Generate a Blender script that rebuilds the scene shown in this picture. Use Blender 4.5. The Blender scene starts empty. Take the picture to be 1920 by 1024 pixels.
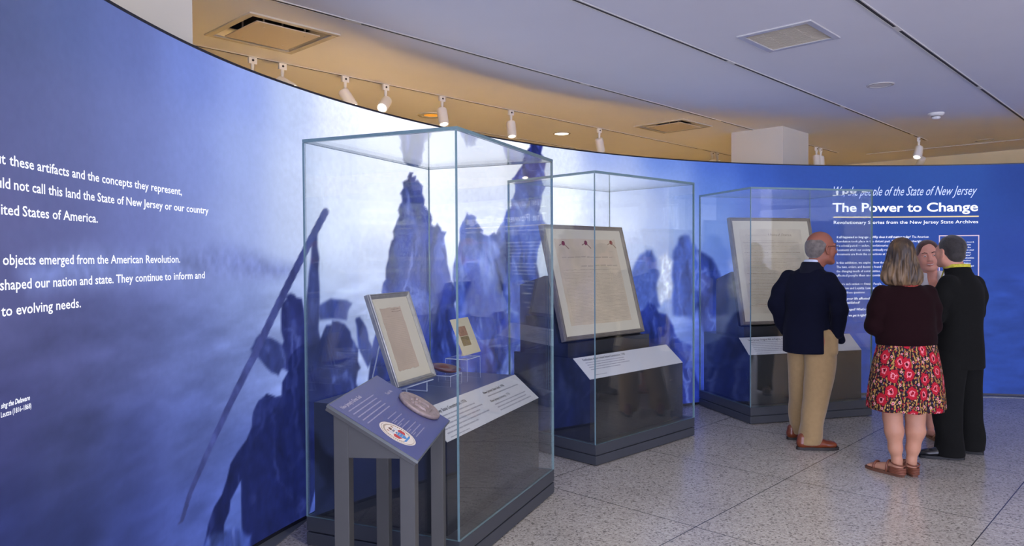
import bpy, math, random
import numpy as np
from mathutils import Vector

# ---------------------------------------------------------------- camera, world, lights, exposure
scene = bpy.context.scene
scene.view_settings.view_transform = 'Standard'
scene.view_settings.look = 'None'
scene.view_settings.exposure = 0.0
scene.view_settings.gamma = 1.0
scene.cycles.transparent_max_bounces = 64
scene.cycles.max_bounces = 10
scene.cycles.use_denoising = True

EYE = 1.60
cam_d = bpy.data.cameras.new('camera')
cam_d.sensor_width = 36.0
cam_d.lens = 1371.05 / 1920 * 36
cam_d.clip_start = 0.05
cam = bpy.data.objects.new('camera', cam_d)
scene.collection.objects.link(cam)
PITCH, ROLL = .0205, .0055
def _cam_axes():
    cp, sp = math.cos(PITCH), math.sin(PITCH)
    fwd = Vector((0, cp, -sp)); up0 = Vector((0, sp, cp)); rt0 = Vector((1, 0, 0))
    c, s = math.cos(ROLL), math.sin(ROLL)
    rt = c * rt0 - s * up0
    up = s * rt0 + c * up0
    return rt, up, fwd
_r, _u, _f = _cam_axes()
from mathutils import Matrix
cam.matrix_world = Matrix(((_r.x, _u.x, -_f.x, 0), (_r.y, _u.y, -_f.y, 0), (_r.z, _u.z, -_f.z, EYE), (0, 0, 0, 1)))
scene.camera = cam

def lin(c):
    return tuple(((v / 255) / 12.92 if v / 255 <= .04045 else ((v / 255 + .055) / 1.055) ** 2.4) for v in c)

world = bpy.data.worlds.new('hall_ambience')
scene.world = world
world.use_nodes = True
world.node_tree.nodes['Background'].inputs['Color'].default_value = (.90, .93, 1.26, 1)
world.node_tree.nodes['Background'].inputs['Strength'].default_value = 1.0

G = .7629                                     # direction of the ceiling grid, from +Y towards +X
GD = np.array([math.sin(G), math.cos(G)])     # along the tracks
# added ambient fill: set brighter behind the viewer, dimmer towards the right
_wn, _wl = world.node_tree.nodes, world.node_tree.links
_tc = _wn.new('ShaderNodeTexCoord'); _dp = _wn.new('ShaderNodeVectorMath'); _dp.operation = 'DOT_PRODUCT'; _dp.inputs[1].default_value = (-GD[0], -GD[1], 0)
_mr = _wn.new('ShaderNodeMapRange'); _mr.interpolation_type = 'SMOOTHSTEP'
for _i, _v in ((1, -.1), (2, .95), (3, 1.35), (4, 9.4)): _mr.inputs[_i].default_value = _v
_wl.new(_tc.outputs['Generated'], _dp.inputs[0]); _wl.new(_dp.outputs['Value'], _mr.inputs[0]); _wl.new(_mr.outputs[0], _wn['Background'].inputs['Strength'])
GN = np.array([GD[1], -GD[0]])                # across the tracks
CEIL = 3.15
def grid(al, pe, z=0.0):
    p = al * GD + pe * GN
    return Vector((p[0], p[1], z))

def area_lamp(name, loc, power, size, col=(1, .93, .84), spread=math.pi):
    l = bpy.data.lights.new(name, 'AREA'); l.shape = 'DISK'; l.size = size; l.energy = power; l.color = col; l.spread = spread
    o = bpy.data.objects.new(name, l); scene.collection.objects.link(o); o.location = loc
    return o
def spot_lamp(name, loc, target, power, angle, col, size=.04, blend=.5):
    l = bpy.data.lights.new(name, 'SPOT'); l.energy = power; l.color = col; l.spot_size = angle; l.spot_blend = blend; l.shadow_soft_size = size
    o = bpy.data.objects.new(name, l); scene.collection.objects.link(o); o.location = loc
    d = Vector(target) - Vector(loc)
    o.rotation_euler = d.to_track_quat('-Z', 'Y').to_euler()
    return o
# lamps added to light the visitors' side; only the last has a modelled downlight
for (al, pe, pw) in ((2.0, -1.7, 16), (.8, .3, 14), (3.3, -.3, 15), (5.2, .6, 5), (4.9, -1.6, 6), (7.14, -2.19, .8)):
    area_lamp('room_fill_lamp', grid(al, pe, CEIL - .03), pw, .22, (1, .94, .86), 2.4)

# unseen spot added to brighten the near column; it has no track head
spot_lamp('column_fill_spot', grid(.5, -1.56, 3.0), grid(1.2, -3.69, 2.75), 62, 1.1, (1, .88, .70), .03, .7)

# ---------------------------------------------------------------- helpers
COL = scene.collection
def node_mat(name):
    m = bpy.data.materials.new(name); m.use_nodes = True
    return m, m.node_tree.nodes, m.node_tree.links
def pmat(name, rgb, rough=.6, metal=0., spec=.5, noise=0., nscale=20., bump=0., bscale=60., coat=0., emit=None, estr=0., trans=0., sheen=0.):
    m, N, L = node_mat(name)
    b = N['Principled BSDF']
    c = lin(rgb)
    b.inputs['Base Color'].default_value = (*c, 1)
    b.inputs['Roughness'].default_value = rough
    b.inputs['Metallic'].default_value = metal
    b.inputs['Specular IOR Level'].default_value = spec
    b.inputs['Coat Weight'].default_value = coat
    b.inputs['Sheen Weight'].default_value = sheen
    if emit:
        b.inputs['Emission Color'].default_value = (*lin(emit), 1); b.inputs['Emission Strength'].default_value = estr
    tc = N.new('ShaderNodeTexCoord')
    if noise > 0:
        n = N.new('ShaderNodeTexNoise'); n.inputs['Scale'].default_value = nscale; n.inputs['Detail'].default_value = 5
        L.new(tc.outputs['Object'], n.inputs['Vector'])
        r = N.new('ShaderNodeValToRGB')
        r.color_ramp.elements[0].position = .3; r.color_ramp.elements[1].position = .7
        r.color_ramp.elements[0].color = (*[v * (1 - noise) for v in c], 1)
        r.color_ramp.elements[1].color = (*[min(1, v * (1 + noise)) for v in c], 1)
        L.new(n.outputs['Fac'], r.inputs['Fac']); L.new(r.outputs['Color'], b.inputs['Base Color'])
    if bump > 0:
        n2 = N.new('ShaderNodeTexNoise'); n2.inputs['Scale'].default_value = bscale; n2.inputs['Detail'].default_value = 3
        L.new(tc.outputs['Object'], n2.inputs['Vector'])
        bp = N.new('ShaderNodeBump'); bp.inputs['Strength'].default_value = bump; bp.inputs['Distance'].default_value = .01
        L.new(n2.outputs['Fac'], bp.inputs['Height']); L.new(bp.outputs['Normal'], b.inputs['Normal'])
    return m
def emat(name, rgb, s=1.0):
    m, N, L = node_mat(name)
    b = N['Principled BSDF']
    b.inputs['Base Color'].default_value = (*[v * .3 for v in lin(rgb)], 1)
    b.inputs['Emission Color'].default_value = (*lin(rgb), 1)
    b.inputs['Emission Strength'].default_value = s
    b.inputs['Roughness'].default_value = .7
    return m
def glass_mat(name, tint=(.985, .995, .99), ior=1.5):
    m, N, L = node_mat(name)
    N.remove(N['Principled BSDF'])
    geo = N.new('ShaderNodeNewGeometry')
    ma = N.new('ShaderNodeMath'); ma.operation = 'MULTIPLY_ADD'
    ma.inputs[1].default_value = 1 / ior - ior; ma.inputs[2].default_value = ior
    L.new(geo.outputs['Backfacing'], ma.inputs[0])
    fr = N.new('ShaderNodeFresnel'); L.new(ma.outputs[0], fr.inputs['IOR'])
    t = N.new('ShaderNodeBsdfTransparent'); t.inputs['Color'].default_value = (*tint, 1)
    g = N.new('ShaderNodeBsdfGlossy'); g.inputs['Roughness'].default_value = 0.0; g.inputs['Color'].default_value = (1, 1, 1, 1)
    mx = N.new('ShaderNodeMixShader')
    L.new(fr.outputs[0], mx.inputs[0]); L.new(t.outputs[0], mx.inputs[1]); L.new(g.outputs[0], mx.inputs[2])
    L.new(mx.outputs[0], N['Material Output'].inputs['Surface'])
    return m

class MB:
    """collects shapes; build() links them as one mesh object"""
    def __init__(s): s.v = []; s.f = []; s.mi = []
    def add(s, vs, fs, mi=0):
        o = len(s.v); s.v += [tuple(map(float, p)) for p in vs]
        for k, f in enumerate(fs):
            s.f.append(tuple(i + o for i in f)); s.mi.append(mi if isinstance(mi, int) else mi[k])
        return s
    def hexa(s, p, mi=0):
        # p: 4 bottom corners ccw, 4 top corners ccw
        return s.add(p, [(0, 3, 2, 1), (4, 5, 6, 7), (0, 1, 5, 4), (1, 2, 6, 5), (2, 3, 7, 6), (3, 0, 4, 7)], mi)
    def obox(s, O, U, V, W, mi=0):
        O, U, V, W = map(Vector, (O, U, V, W))
        if U.cross(V).dot(W) < 0: U, V = V, U
        return s.hexa([O, O + U, O + U + V, O + V, O + W, O + U + W, O + U + V + W, O + V + W], mi)
    def box(s, x0, y0, z0, x1, y1, z1, mi=0):
        return s.obox((x0, y0, z0), (x1 - x0, 0, 0), (0, y1 - y0, 0), (0, 0, z1 - z0), mi)
    def prism(s, poly, vec, mi=0):
        poly = [Vector(p) for p in poly]; vec = Vector(vec); n = len(poly)
        nrm = Vector((0, 0, 0))
        for i in range(n): nrm += poly[i].cross(poly[(i + 1) % n])
        if nrm.dot(vec) < 0: poly = poly[::-1]
        vs = poly + [p + vec for p in poly]
        return s.add(vs, [tuple(range(n))[::-1], tuple(range(n, 2 * n))] + [(i, (i + 1) % n, n + (i + 1) % n, n + i) for i in range(n)], mi)
    def tube(s, pts, r, n=10, mi=0, caps=True):
        pts = [Vector(p) for p in pts]; rs = r if isinstance(r, (list, tuple)) else [r] * len(pts)
        rings = []; prev = None
        for i, p in enumerate(pts):
            d = (pts[min(i + 1, len(pts) - 1)] - pts[max(i - 1, 0)]).normalized()
            a = prev if prev is not None and abs(prev.dot(d)) < .95 else (Vector((0, 0, 1)) if abs(d.z) < .9 else Vector((1, 0, 0)))
            x = (a - d * a.dot(d)).normalized(); y = d.cross(x); prev = x
            rings.append([p + rs[i] * (math.cos(2 * math.pi * k / n) * x + math.sin(2 * math.pi * k / n) * y) for k in range(n)])
        vs = [v for rg in rings for v in rg]; fs = []
        for i in range(len(pts) - 1):
            for k in range(n):
                a = i * n + k; b = i * n + (k + 1) % n
                fs.append((a, b, b + n, a + n))
        if caps:
            fs.append(tuple(range(n))[::-1]); fs.append(tuple(range((len(pts) - 1) * n, len(pts) * n)))
        return s.add(vs, fs, mi)
    def lathe(s, prof, O=(0, 0, 0), axis=(0, 0, 1), n=32, mi=0):
        """prof: (radius, height) list"""
        O = Vector(O); ax = Vector(axis).normalized()
        a = Vector((1, 0, 0)) if abs(ax.x) < .9 else Vector((0, 1, 0))
        x = (a - ax * a.dot(ax)).normalized(); y = ax.cross(x)
        vs = []; fs = []
        for (r, h) in prof:
            for k in range(n):
                t = 2 * math.pi * k / n
                vs.append(O + ax * h + (max(r, 1e-5)) * (math.cos(t) * x + math.sin(t) * y))
        for i in range(len(prof) - 1):
            for k in range(n):
                p = i * n + k; q = i * n + (k + 1) % n
                fs.append((p, q, q + n, p + n))
        return s.add(vs, fs, mi)
    def build(s, name, mats, parent=None, smooth=False, origin=None):
        me = bpy.data.meshes.new(name)
        off = Vector(origin) if origin is not None else Vector((0, 0, 0))
        me.from_pydata([tuple(Vector(v) - off) for v in s.v], [], s.f)
        for m in (mats if isinstance(mats, (list, tuple)) else [mats]): me.materials.append(m)
        me.polygons.foreach_set('material_index', s.mi)
        if smooth: me.polygons.foreach_set('use_smooth', [True] * len(s.f))
        me.update()
        o = bpy.data.objects.new(name, me); COL.objects.link(o)
        if parent is not None:
            o.parent = parent
            o.location = off - world_loc(parent)
        else:
            o.location = off
        return o
def world_loc(o):
    v = Vector(o.location)
    while o.parent is not None:
        o = o.parent; v = v + Vector(o.location)
    return v
def bevel(o, w=.004, seg=2):
    m = o.modifiers.new('edge', 'BEVEL'); m.width = w; m.segments = seg; m.limit_method = 'ANGLE'; m.angle_limit = .7
    return o
def thing(name, label, cat, loc=(0, 0, 0), group=None):
    o = bpy.data.objects.new(name, None); COL.objects.link(o); o.location = loc; o.empty_display_size = .1
    return tag(o, label, cat, group)
def tag(o, label, cat, group=None):
    o['label'] = label; o['category'] = cat
    if group: o['group'] = group
    return o
def struct(o): o['kind'] = 'structure'; return o
def copy_tree(o, parent=None):
    c = o.copy(); COL.objects.link(c)
    if parent is not None: c.parent = parent
    for ch in list(o.children): copy_tree(ch, c)
    return c

_texts = {}
def text_geo(body, bold=0., shear=0., res=2):
    k = (body, bold, shear, res)
    if k in _texts: return _texts[k]
    cu = bpy.data.curves.new('t', 'FONT'); cu.body = body; cu.offset = bold; cu.shear = shear; cu.resolution_u = res
    ob = bpy.data.objects.new('t', cu)
    me = bpy.data.meshes.new_from_object(ob)
    n = len(me.vertices); co = np.zeros(n * 3, 'f'); me.vertices.foreach_get('co', co); co = co.reshape(-1, 3)[:, :2].copy()
    fs = [tuple(p.vertices) for p in me.polygons]
    bpy.data.objects.remove(ob); bpy.data.curves.remove(cu); bpy.data.meshes.remove(me)
    _texts[k] = (co, fs); return co, fs
CAP = .69
def put_text(mb, fn, body, x0, x1, y, cap, bold=0., shear=0., res=2, mi=0):
    """lay a line of text from x0 to x1 (None keeps natural width), baseline y, capital height cap; fn maps (x, y) to a point"""
    co, fs = text_geo(body, bold, shear, res)
    if len(co) == 0: return
    a = co[:, 0].min(); b = co[:, 0].max(); sy = cap / CAP
    sx = (x1 - x0) / (b - a) if x1 is not None else sy
    mb.add([fn(x0 + (p[0] - a) * sx, y + p[1] * sy) for p in co], fs, mi)
def put_dashes(mb, fn, x0, x1, y, h, rnd, mi=0, gap=-.15):
    """a line of print too fine to read: short word-long bars"""
    x = x0
    while x < x1 - h:
        w = min(rnd.uniform(2.5, 9) * h, x1 - x)
        mb.add([fn(x, y), fn(x + w, y), fn(x + w, y + h), fn(x, y + h)], [(0, 1, 2, 3)], mi)
        x += w + h * (gap + .6)
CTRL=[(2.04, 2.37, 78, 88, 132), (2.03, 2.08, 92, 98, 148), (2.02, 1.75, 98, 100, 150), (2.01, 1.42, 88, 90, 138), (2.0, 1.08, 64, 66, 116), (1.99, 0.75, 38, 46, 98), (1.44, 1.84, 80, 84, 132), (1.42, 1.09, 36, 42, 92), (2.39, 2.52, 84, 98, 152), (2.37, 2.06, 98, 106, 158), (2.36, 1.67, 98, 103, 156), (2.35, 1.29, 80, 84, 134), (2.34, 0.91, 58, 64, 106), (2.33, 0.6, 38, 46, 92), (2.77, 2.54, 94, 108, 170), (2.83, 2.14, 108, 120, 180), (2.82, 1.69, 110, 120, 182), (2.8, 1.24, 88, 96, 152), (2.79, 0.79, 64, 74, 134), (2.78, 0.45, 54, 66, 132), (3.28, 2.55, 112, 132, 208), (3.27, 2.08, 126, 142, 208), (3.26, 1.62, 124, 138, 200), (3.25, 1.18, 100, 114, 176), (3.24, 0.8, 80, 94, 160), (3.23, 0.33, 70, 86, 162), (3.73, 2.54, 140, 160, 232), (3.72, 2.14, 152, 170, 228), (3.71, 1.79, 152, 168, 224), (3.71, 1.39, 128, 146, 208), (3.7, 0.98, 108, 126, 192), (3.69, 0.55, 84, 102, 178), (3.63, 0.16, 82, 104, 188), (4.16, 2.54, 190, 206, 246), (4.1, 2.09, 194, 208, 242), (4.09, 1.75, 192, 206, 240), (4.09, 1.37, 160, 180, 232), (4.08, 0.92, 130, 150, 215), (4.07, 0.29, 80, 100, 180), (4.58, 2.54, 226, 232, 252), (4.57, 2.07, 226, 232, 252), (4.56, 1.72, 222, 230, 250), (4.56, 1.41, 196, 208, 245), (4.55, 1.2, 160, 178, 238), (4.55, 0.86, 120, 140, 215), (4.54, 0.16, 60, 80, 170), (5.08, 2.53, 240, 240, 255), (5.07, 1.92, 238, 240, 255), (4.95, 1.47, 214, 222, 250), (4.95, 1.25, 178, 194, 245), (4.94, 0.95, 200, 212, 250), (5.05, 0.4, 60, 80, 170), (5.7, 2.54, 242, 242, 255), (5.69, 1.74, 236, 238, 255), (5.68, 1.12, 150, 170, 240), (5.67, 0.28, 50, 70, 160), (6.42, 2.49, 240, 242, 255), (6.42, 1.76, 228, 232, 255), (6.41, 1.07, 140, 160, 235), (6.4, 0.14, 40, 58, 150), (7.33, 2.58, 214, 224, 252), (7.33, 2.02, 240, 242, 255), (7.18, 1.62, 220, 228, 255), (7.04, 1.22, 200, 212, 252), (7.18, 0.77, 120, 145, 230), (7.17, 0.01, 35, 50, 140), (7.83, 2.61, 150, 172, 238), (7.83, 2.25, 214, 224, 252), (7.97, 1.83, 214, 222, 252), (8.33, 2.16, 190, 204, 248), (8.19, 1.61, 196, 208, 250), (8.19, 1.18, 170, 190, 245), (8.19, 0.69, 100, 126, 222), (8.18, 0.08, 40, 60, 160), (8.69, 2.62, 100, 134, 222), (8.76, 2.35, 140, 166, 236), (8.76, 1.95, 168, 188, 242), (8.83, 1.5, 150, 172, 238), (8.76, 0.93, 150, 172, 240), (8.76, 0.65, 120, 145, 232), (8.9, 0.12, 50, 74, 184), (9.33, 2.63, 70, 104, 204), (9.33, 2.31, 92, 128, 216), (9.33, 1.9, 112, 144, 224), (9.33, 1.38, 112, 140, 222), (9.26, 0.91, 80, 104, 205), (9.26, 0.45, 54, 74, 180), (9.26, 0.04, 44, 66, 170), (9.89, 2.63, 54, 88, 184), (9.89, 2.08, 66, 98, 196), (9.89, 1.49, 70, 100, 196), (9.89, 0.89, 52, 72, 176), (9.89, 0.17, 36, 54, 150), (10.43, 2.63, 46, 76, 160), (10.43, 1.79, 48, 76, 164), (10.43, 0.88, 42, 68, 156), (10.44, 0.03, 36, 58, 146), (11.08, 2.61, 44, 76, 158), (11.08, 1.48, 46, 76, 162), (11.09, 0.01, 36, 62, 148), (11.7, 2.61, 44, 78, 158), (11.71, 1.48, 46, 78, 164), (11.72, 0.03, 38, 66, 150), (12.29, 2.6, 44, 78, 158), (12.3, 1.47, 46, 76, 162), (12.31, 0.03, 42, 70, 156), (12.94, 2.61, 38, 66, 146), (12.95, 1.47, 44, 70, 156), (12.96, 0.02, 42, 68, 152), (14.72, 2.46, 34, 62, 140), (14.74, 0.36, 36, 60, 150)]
SHAPES=[([(2.121,1.572),(2.23,1.596),(2.357,1.617),(2.491,1.637),(2.587,1.633),(2.713,1.624),(2.815,1.622),(2.977,1.634),(3.136,1.643),(3.307,1.65),(3.386,1.662),(3.476,1.655),(3.574,1.669),(3.689,1.637),(3.796,1.619),(3.897,1.583),(3.988,1.567),(4.098,1.548),(4.191,1.539),(4.135,1.532),(4.06,1.507),(3.992,1.496),(3.647,1.511),(3.317,1.52),(3.008,1.522),(2.71,1.511),(2.421,1.514),(2.174,1.509),(2.163,1.529),(2.144,1.547)],(124, 138, 200),0.08,0.1,(120, 140, 225)),
([(4.368,1.302),(4.413,1.318),(4.462,1.332),(4.502,1.345),(4.56,1.336),(4.661,1.326),(4.721,1.298),(4.682,1.261),(4.673,1.228),(4.664,1.194),(4.571,1.206),(4.504,1.215),(4.393,1.216),(4.381,1.253),(4.382,1.279)],(52, 66, 140),0.015,0.4,(120, 140, 225)),
([(8.188,1.397),(8.226,1.459),(8.272,1.545),(8.333,1.625),(8.415,1.662),(8.407,1.669),(8.491,1.669),(8.553,1.57),(8.558,1.493),(8.62,1.389),(8.596,1.289),(8.586,1.173),(8.619,1.08),(8.528,1.049),(8.396,1.045),(8.259,1.066),(8.201,1.19),(8.246,1.271)],(78, 100, 190),0.03,0.4,(120, 140, 225)),
([(8.778,1.669),(8.795,1.686),(8.834,1.734),(8.849,1.794),(8.882,1.823),(8.94,1.838),(8.992,1.829),(9.021,1.75),(9.055,1.751),(9.105,1.669),(9.096,1.592),(9.172,1.484),(9.176,1.38),(9.189,1.326),(9.266,1.228),(9.261,1.146),(9.169,1.097),(9.088,1.016),(9.048,0.921),(8.97,0.964),(8.835,0.969),(8.777,0.989),(8.759,1.189),(8.75,1.442)],(66, 92, 182),0.03,0.5,(120, 140, 225)),
([(8.591,1.602),(8.644,1.626),(8.693,1.64),(8.692,1.658),(8.702,1.629),(8.716,1.595),(8.777,1.556),(8.75,1.402),(8.782,1.292),(8.748,1.16),(8.672,1.148),(8.644,1.124),(8.619,1.08),(8.581,1.145),(8.555,1.275),(8.562,1.334),(8.603,1.419),(8.617,1.518)],(200, 210, 248),0.03,0.2,(120, 140, 225)),
([(8.295,1.037),(8.372,1.057),(8.412,1.082),(8.439,1.126),(8.523,1.105),(8.586,1.017),(8.691,0.993),(8.779,0.87),(8.798,0.79),(8.87,0.7),(8.95,0.668),(9.011,0.653),(9.048,0.633),(9.011,0.528),(8.936,0.424),(8.905,0.354),(8.699,0.394),(8.46,0.364),(8.185,0.413),(8.234,0.644),(8.288,0.847)],(40, 58, 150),0.02,0.6,(120, 140, 225)),
([(9.119,1.669),(9.218,1.628),(9.2,1.634),(9.296,1.582),(9.347,1.508),(9.396,1.415),(9.415,1.376),(9.485,1.332),(9.638,1.25),(9.695,1.135),(9.745,1.003),(9.759,0.797),(9.752,0.658),(9.795,0.444),(9.807,0.259),(9.787,0.03),(9.72,0.046),(9.657,0.019),(9.543,0.046),(9.446,0.159),(9.315,0.31),(9.261,0.388),(9.226,0.566),(9.207,0.733),(9.133,0.918),(9.098,1.179),(9.147,1.417)],(38, 54, 140),0.03,0.55,(120, 140, 225)),
([(6.802,2.519),(6.781,2.527),(6.869,2.607),(6.864,2.619),(6.88,2.642),(6.943,2.655),(6.935,2.639),(7.035,2.668),(7.035,2.639),(7.008,2.558),(7.08,2.5),(7.049,2.406),(7.061,2.357),(7.074,2.332),(7.071,2.272),(7.011,2.179),(7.017,2.148),(6.992,2.058),(6.953,1.981),(6.936,1.952),(6.945,1.862),(6.933,1.761),(6.925,1.619),(6.929,1.561),(6.899,1.423),(6.761,1.424),(6.654,1.417),(6.533,1.456),(6.414,1.435),(6.411,1.496),(6.438,1.581),(6.508,1.67),(6.485,1.758),(6.518,1.81),(6.505,1.851),(6.536,1.91),(6.556,1.992),(6.561,2.004),(6.622,2.054),(6.614,2.113),(6.64,2.127),(6.67,2.187),(6.668,2.249),(6.627,2.295),(6.669,2.327),(6.728,2.395),(6.769,2.433),(6.775,2.48)],(40, 52, 140),0.01,0.8,(128, 144, 225)),
([(5.961,1.836),(6,1.899),(6.017,1.906),(6.055,1.971),(6.069,1.953),(6.114,1.958),(6.161,1.94),(6.158,1.913),(6.249,1.832),(6.247,1.799),(6.324,1.787),(6.391,1.818),(6.417,1.803),(6.469,1.873),(6.515,1.924),(6.556,2.016),(6.655,2.021),(6.691,2.062),(6.799,2.098),(6.881,2.058),(6.947,2.024),(7.009,2.01),(7.03,1.941),(7.073,1.909),(7.114,1.866),(7.09,1.789),(6.996,1.745),(6.958,1.667),(6.94,1.547),(6.981,1.418),(6.941,1.325),(6.919,1.233),(6.934,1.14),(6.897,1.034),(6.918,0.959),(6.929,0.834),(6.979,0.734),(7.035,0.591),(7.053,0.44),(7.104,0.323),(7.136,0.135),(7.118,-0.104),(7.172,-0.291),(6.781,-0.268),(6.338,-0.176),(5.927,-0.12),(5.892,0.159),(5.892,0.391),(5.902,0.668),(5.937,0.855),(5.897,1.084),(5.928,1.273),(5.898,1.341),(5.873,1.435),(5.879,1.533),(5.918,1.632),(5.964,1.745)],(72, 92, 184),0.012,0.75,(150, 170, 240)),
([(6.009,1.444),(6.078,1.49),(6.111,1.526),(6.211,1.529),(6.286,1.458),(6.354,1.317),(6.481,1.247),(6.508,1.1),(6.588,0.978),(6.616,0.863),(6.559,0.748),(6.507,0.673),(6.407,0.604),(6.298,0.622),(6.198,0.657),(6.068,0.691),(6.049,0.962),(6.056,1.194)],(46, 64, 158),0.03,0.6,(120, 140, 225)),
([(5.299,2.124),(5.29,2.163),(5.356,2.193),(5.344,2.203),(5.368,2.24),(5.409,2.245),(5.398,2.234),(5.394,2.21),(5.442,2.223),(5.43,2.182),(5.457,2.194),(5.518,2.15),(5.515,2.141),(5.51,2.097),(5.538,2.052),(5.531,2.006),(5.563,1.981),(5.613,1.942),(5.627,1.9),(5.611,1.87),(5.638,1.852),(5.691,1.827),(5.676,1.802),(5.759,1.794),(5.765,1.763),(5.783,1.689),(5.789,1.669),(5.8,1.602),(5.801,1.534),(5.84,1.467),(5.819,1.398),(5.856,1.361),(5.863,1.293),(5.9,1.184),(5.919,1.092),(5.92,1.009),(5.925,0.926),(5.675,0.938),(5.45,0.958),(5.152,0.965),(4.944,0.986),(4.956,1.03),(4.975,1.086),(4.964,1.14),(4.993,1.169),(5.022,1.2),(5.03,1.279),(5.059,1.3),(5.043,1.362),(5.056,1.426),(5.088,1.447),(5.088,1.516),(5.093,1.543),(5.123,1.607),(5.123,1.649),(5.131,1.666),(5.155,1.728),(5.185,1.749),(5.174,1.798),(5.208,1.846),(5.217,1.861),(5.221,1.876),(5.251,1.914),(5.233,1.953),(5.255,1.995),(5.283,2.02),(5.273,2.072),(5.259,2.074)],(48, 60, 140),0.01,0.8,(128, 144, 225)),
([(4.945,1.023),(5.011,1.127),(5.036,1.22),(5.054,1.316),(5.147,1.347),(5.21,1.407),(5.309,1.462),(5.413,1.432),(5.521,1.413),(5.683,1.368),(5.734,1.289),(5.791,1.238),(5.888,1.189),(5.884,0.991),(5.92,0.861),(5.975,0.659),(5.957,0.347),(6,0.048),(5.992,-0.224),(5.623,-0.112),(5.257,-0.034),(4.93,0.051),(4.948,0.237),(4.879,0.397),(4.88,0.585),(4.875,0.714),(4.909,0.875)],(42, 60, 152),0.012,0.7,(120, 140, 225)),
([(5.689,1.87),(5.731,1.836),(5.735,1.815),(5.791,1.806),(5.757,1.75),(5.731,1.7),(5.738,1.662),(5.747,1.629),(5.764,1.583),(5.814,1.534),(5.843,1.432),(5.896,1.365),(5.928,1.273),(5.871,1.23),(5.747,1.153),(5.68,1.117),(5.675,1.223),(5.648,1.357),(5.595,1.454),(5.604,1.544),(5.58,1.636),(5.561,1.743),(5.583,1.794),(5.628,1.827)],(50, 64, 150),0.012,0.5,(120, 140, 225)),
([(4.38,1.082),(4.408,1.112),(4.425,1.139),(4.456,1.177),(4.51,1.174),(4.516,1.2),(4.576,1.194),(4.596,1.185),(4.644,1.167),(4.674,1.14),(4.701,1.112),(4.711,1.071),(4.739,1.044),(4.781,0.988),(4.776,0.906),(4.804,0.855),(4.776,0.836),(4.759,0.779),(4.757,0.753),(4.808,0.683),(4.839,0.655),(4.88,0.585),(4.776,0.561),(4.686,0.559),(4.598,0.531),(4.502,0.564),(4.412,0.594),(4.33,0.62),(4.332,0.789),(4.375,0.92)],(32, 42, 104),0.012,0.45,(120, 140, 225)),
([(4.753,1.187),(4.765,1.202),(4.776,1.199),(4.798,1.206),(4.841,1.165),(4.874,1.123),(4.888,1.084),(4.895,1.038),(4.928,0.991),(4.944,0.948),(4.932,0.923),(4.902,0.872),(4.884,0.844),(4.838,0.91),(4.806,0.957),(4.784,1.003),(4.771,1.069),(4.768,1.133)],(52, 68, 150),0.01,0.4,(120, 140, 225)),
([(4.348,1.773),(4.363,1.787),(4.376,1.767),(4.374,1.681),(4.392,1.609),(4.383,1.533),(4.391,1.43),(4.393,1.355),(4.387,1.266),(4.377,1.157),(4.404,1.065),(4.407,0.965),(4.396,0.899),(4.392,0.777),(4.398,0.72),(4.391,0.643),(4.388,0.529),(4.145,0.585),(4.173,0.688),(4.196,0.766),(4.184,0.851),(4.207,0.913),(4.204,1.012),(4.219,1.101),(4.225,1.174),(4.245,1.277),(4.259,1.347),(4.28,1.437),(4.286,1.499),(4.31,1.599),(4.322,1.713)],(40, 48, 108),0.012,0.25,(120, 140, 225)),
([(4.028,1.339),(4.076,1.37),(4.065,1.384),(4.113,1.397),(4.149,1.387),(4.167,1.37),(4.219,1.36),(4.238,1.29),(4.244,1.227),(4.256,1.161),(4.239,1.087),(4.203,1.003),(4.18,0.91),(4.097,0.926),(4.04,0.956),(3.982,0.971),(3.994,1.019),(4.008,1.067),(4.044,1.119),(4.021,1.183),(4.02,1.26)],(38, 46, 104),0.012,0.3,(120, 140, 225)),
([(3.746,1.107),(3.774,1.133),(3.79,1.159),(3.823,1.179),(3.886,1.16),(3.932,1.149),(3.985,1.125),(4.022,1.103),(4.048,1.062),(4.082,1.036),(4.053,0.995),(4.024,0.967),(3.991,0.923),(3.973,0.936),(3.929,0.952),(3.886,0.985),(3.837,1.031),(3.785,1.073)],(46, 56, 112),0.012,0.25,(120, 140, 225)),
([(3.747,0.681),(3.751,0.725),(3.76,0.758),(3.787,0.791),(3.809,0.813),(3.859,0.827),(3.883,0.839),(3.945,0.815),(3.964,0.806),(4.018,0.803),(4.023,0.879),(4.084,0.937),(4.081,0.988),(4.09,1.007),(4.123,1.041),(4.183,1.071),(4.254,1.083),(4.307,1.064),(4.391,1.081),(4.42,1.019),(4.456,0.929),(4.494,0.863),(4.518,0.782),(4.58,0.678),(4.598,0.566),(4.571,0.379),(4.619,0.139),(4.588,-0.067),(4.456,-0.055),(4.326,-0.033),(4.163,-0.011),(4.005,-0.019),(3.842,-0.006),(3.723,-0.019),(3.712,-0.001),(3.677,0.018),(3.655,0.055),(3.649,0.17),(3.646,0.309),(3.648,0.415),(3.608,0.378),(3.557,0.336),(3.544,0.278),(3.498,0.23),(3.497,0.157),(3.458,0.114),(3.427,0.131),(3.37,0.139),(3.315,0.171),(3.344,0.219),(3.366,0.283),(3.418,0.348),(3.481,0.387),(3.526,0.455),(3.559,0.527),(3.618,0.571),(3.701,0.621)],(24, 32, 84),0.008,0.22,(84, 100, 190)),
([(3.28,0.185),(3.326,0.184),(3.356,0.212),(3.406,0.216),(3.449,0.201),(3.531,0.185),(3.588,0.177),(3.624,0.157),(3.678,0.107),(3.725,0.084),(3.719,0.053),(3.721,0.008),(3.723,-0.019),(3.559,0.048),(3.407,0.121)],(60, 78, 155),0.02,0.6,(120, 140, 225)),
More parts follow.
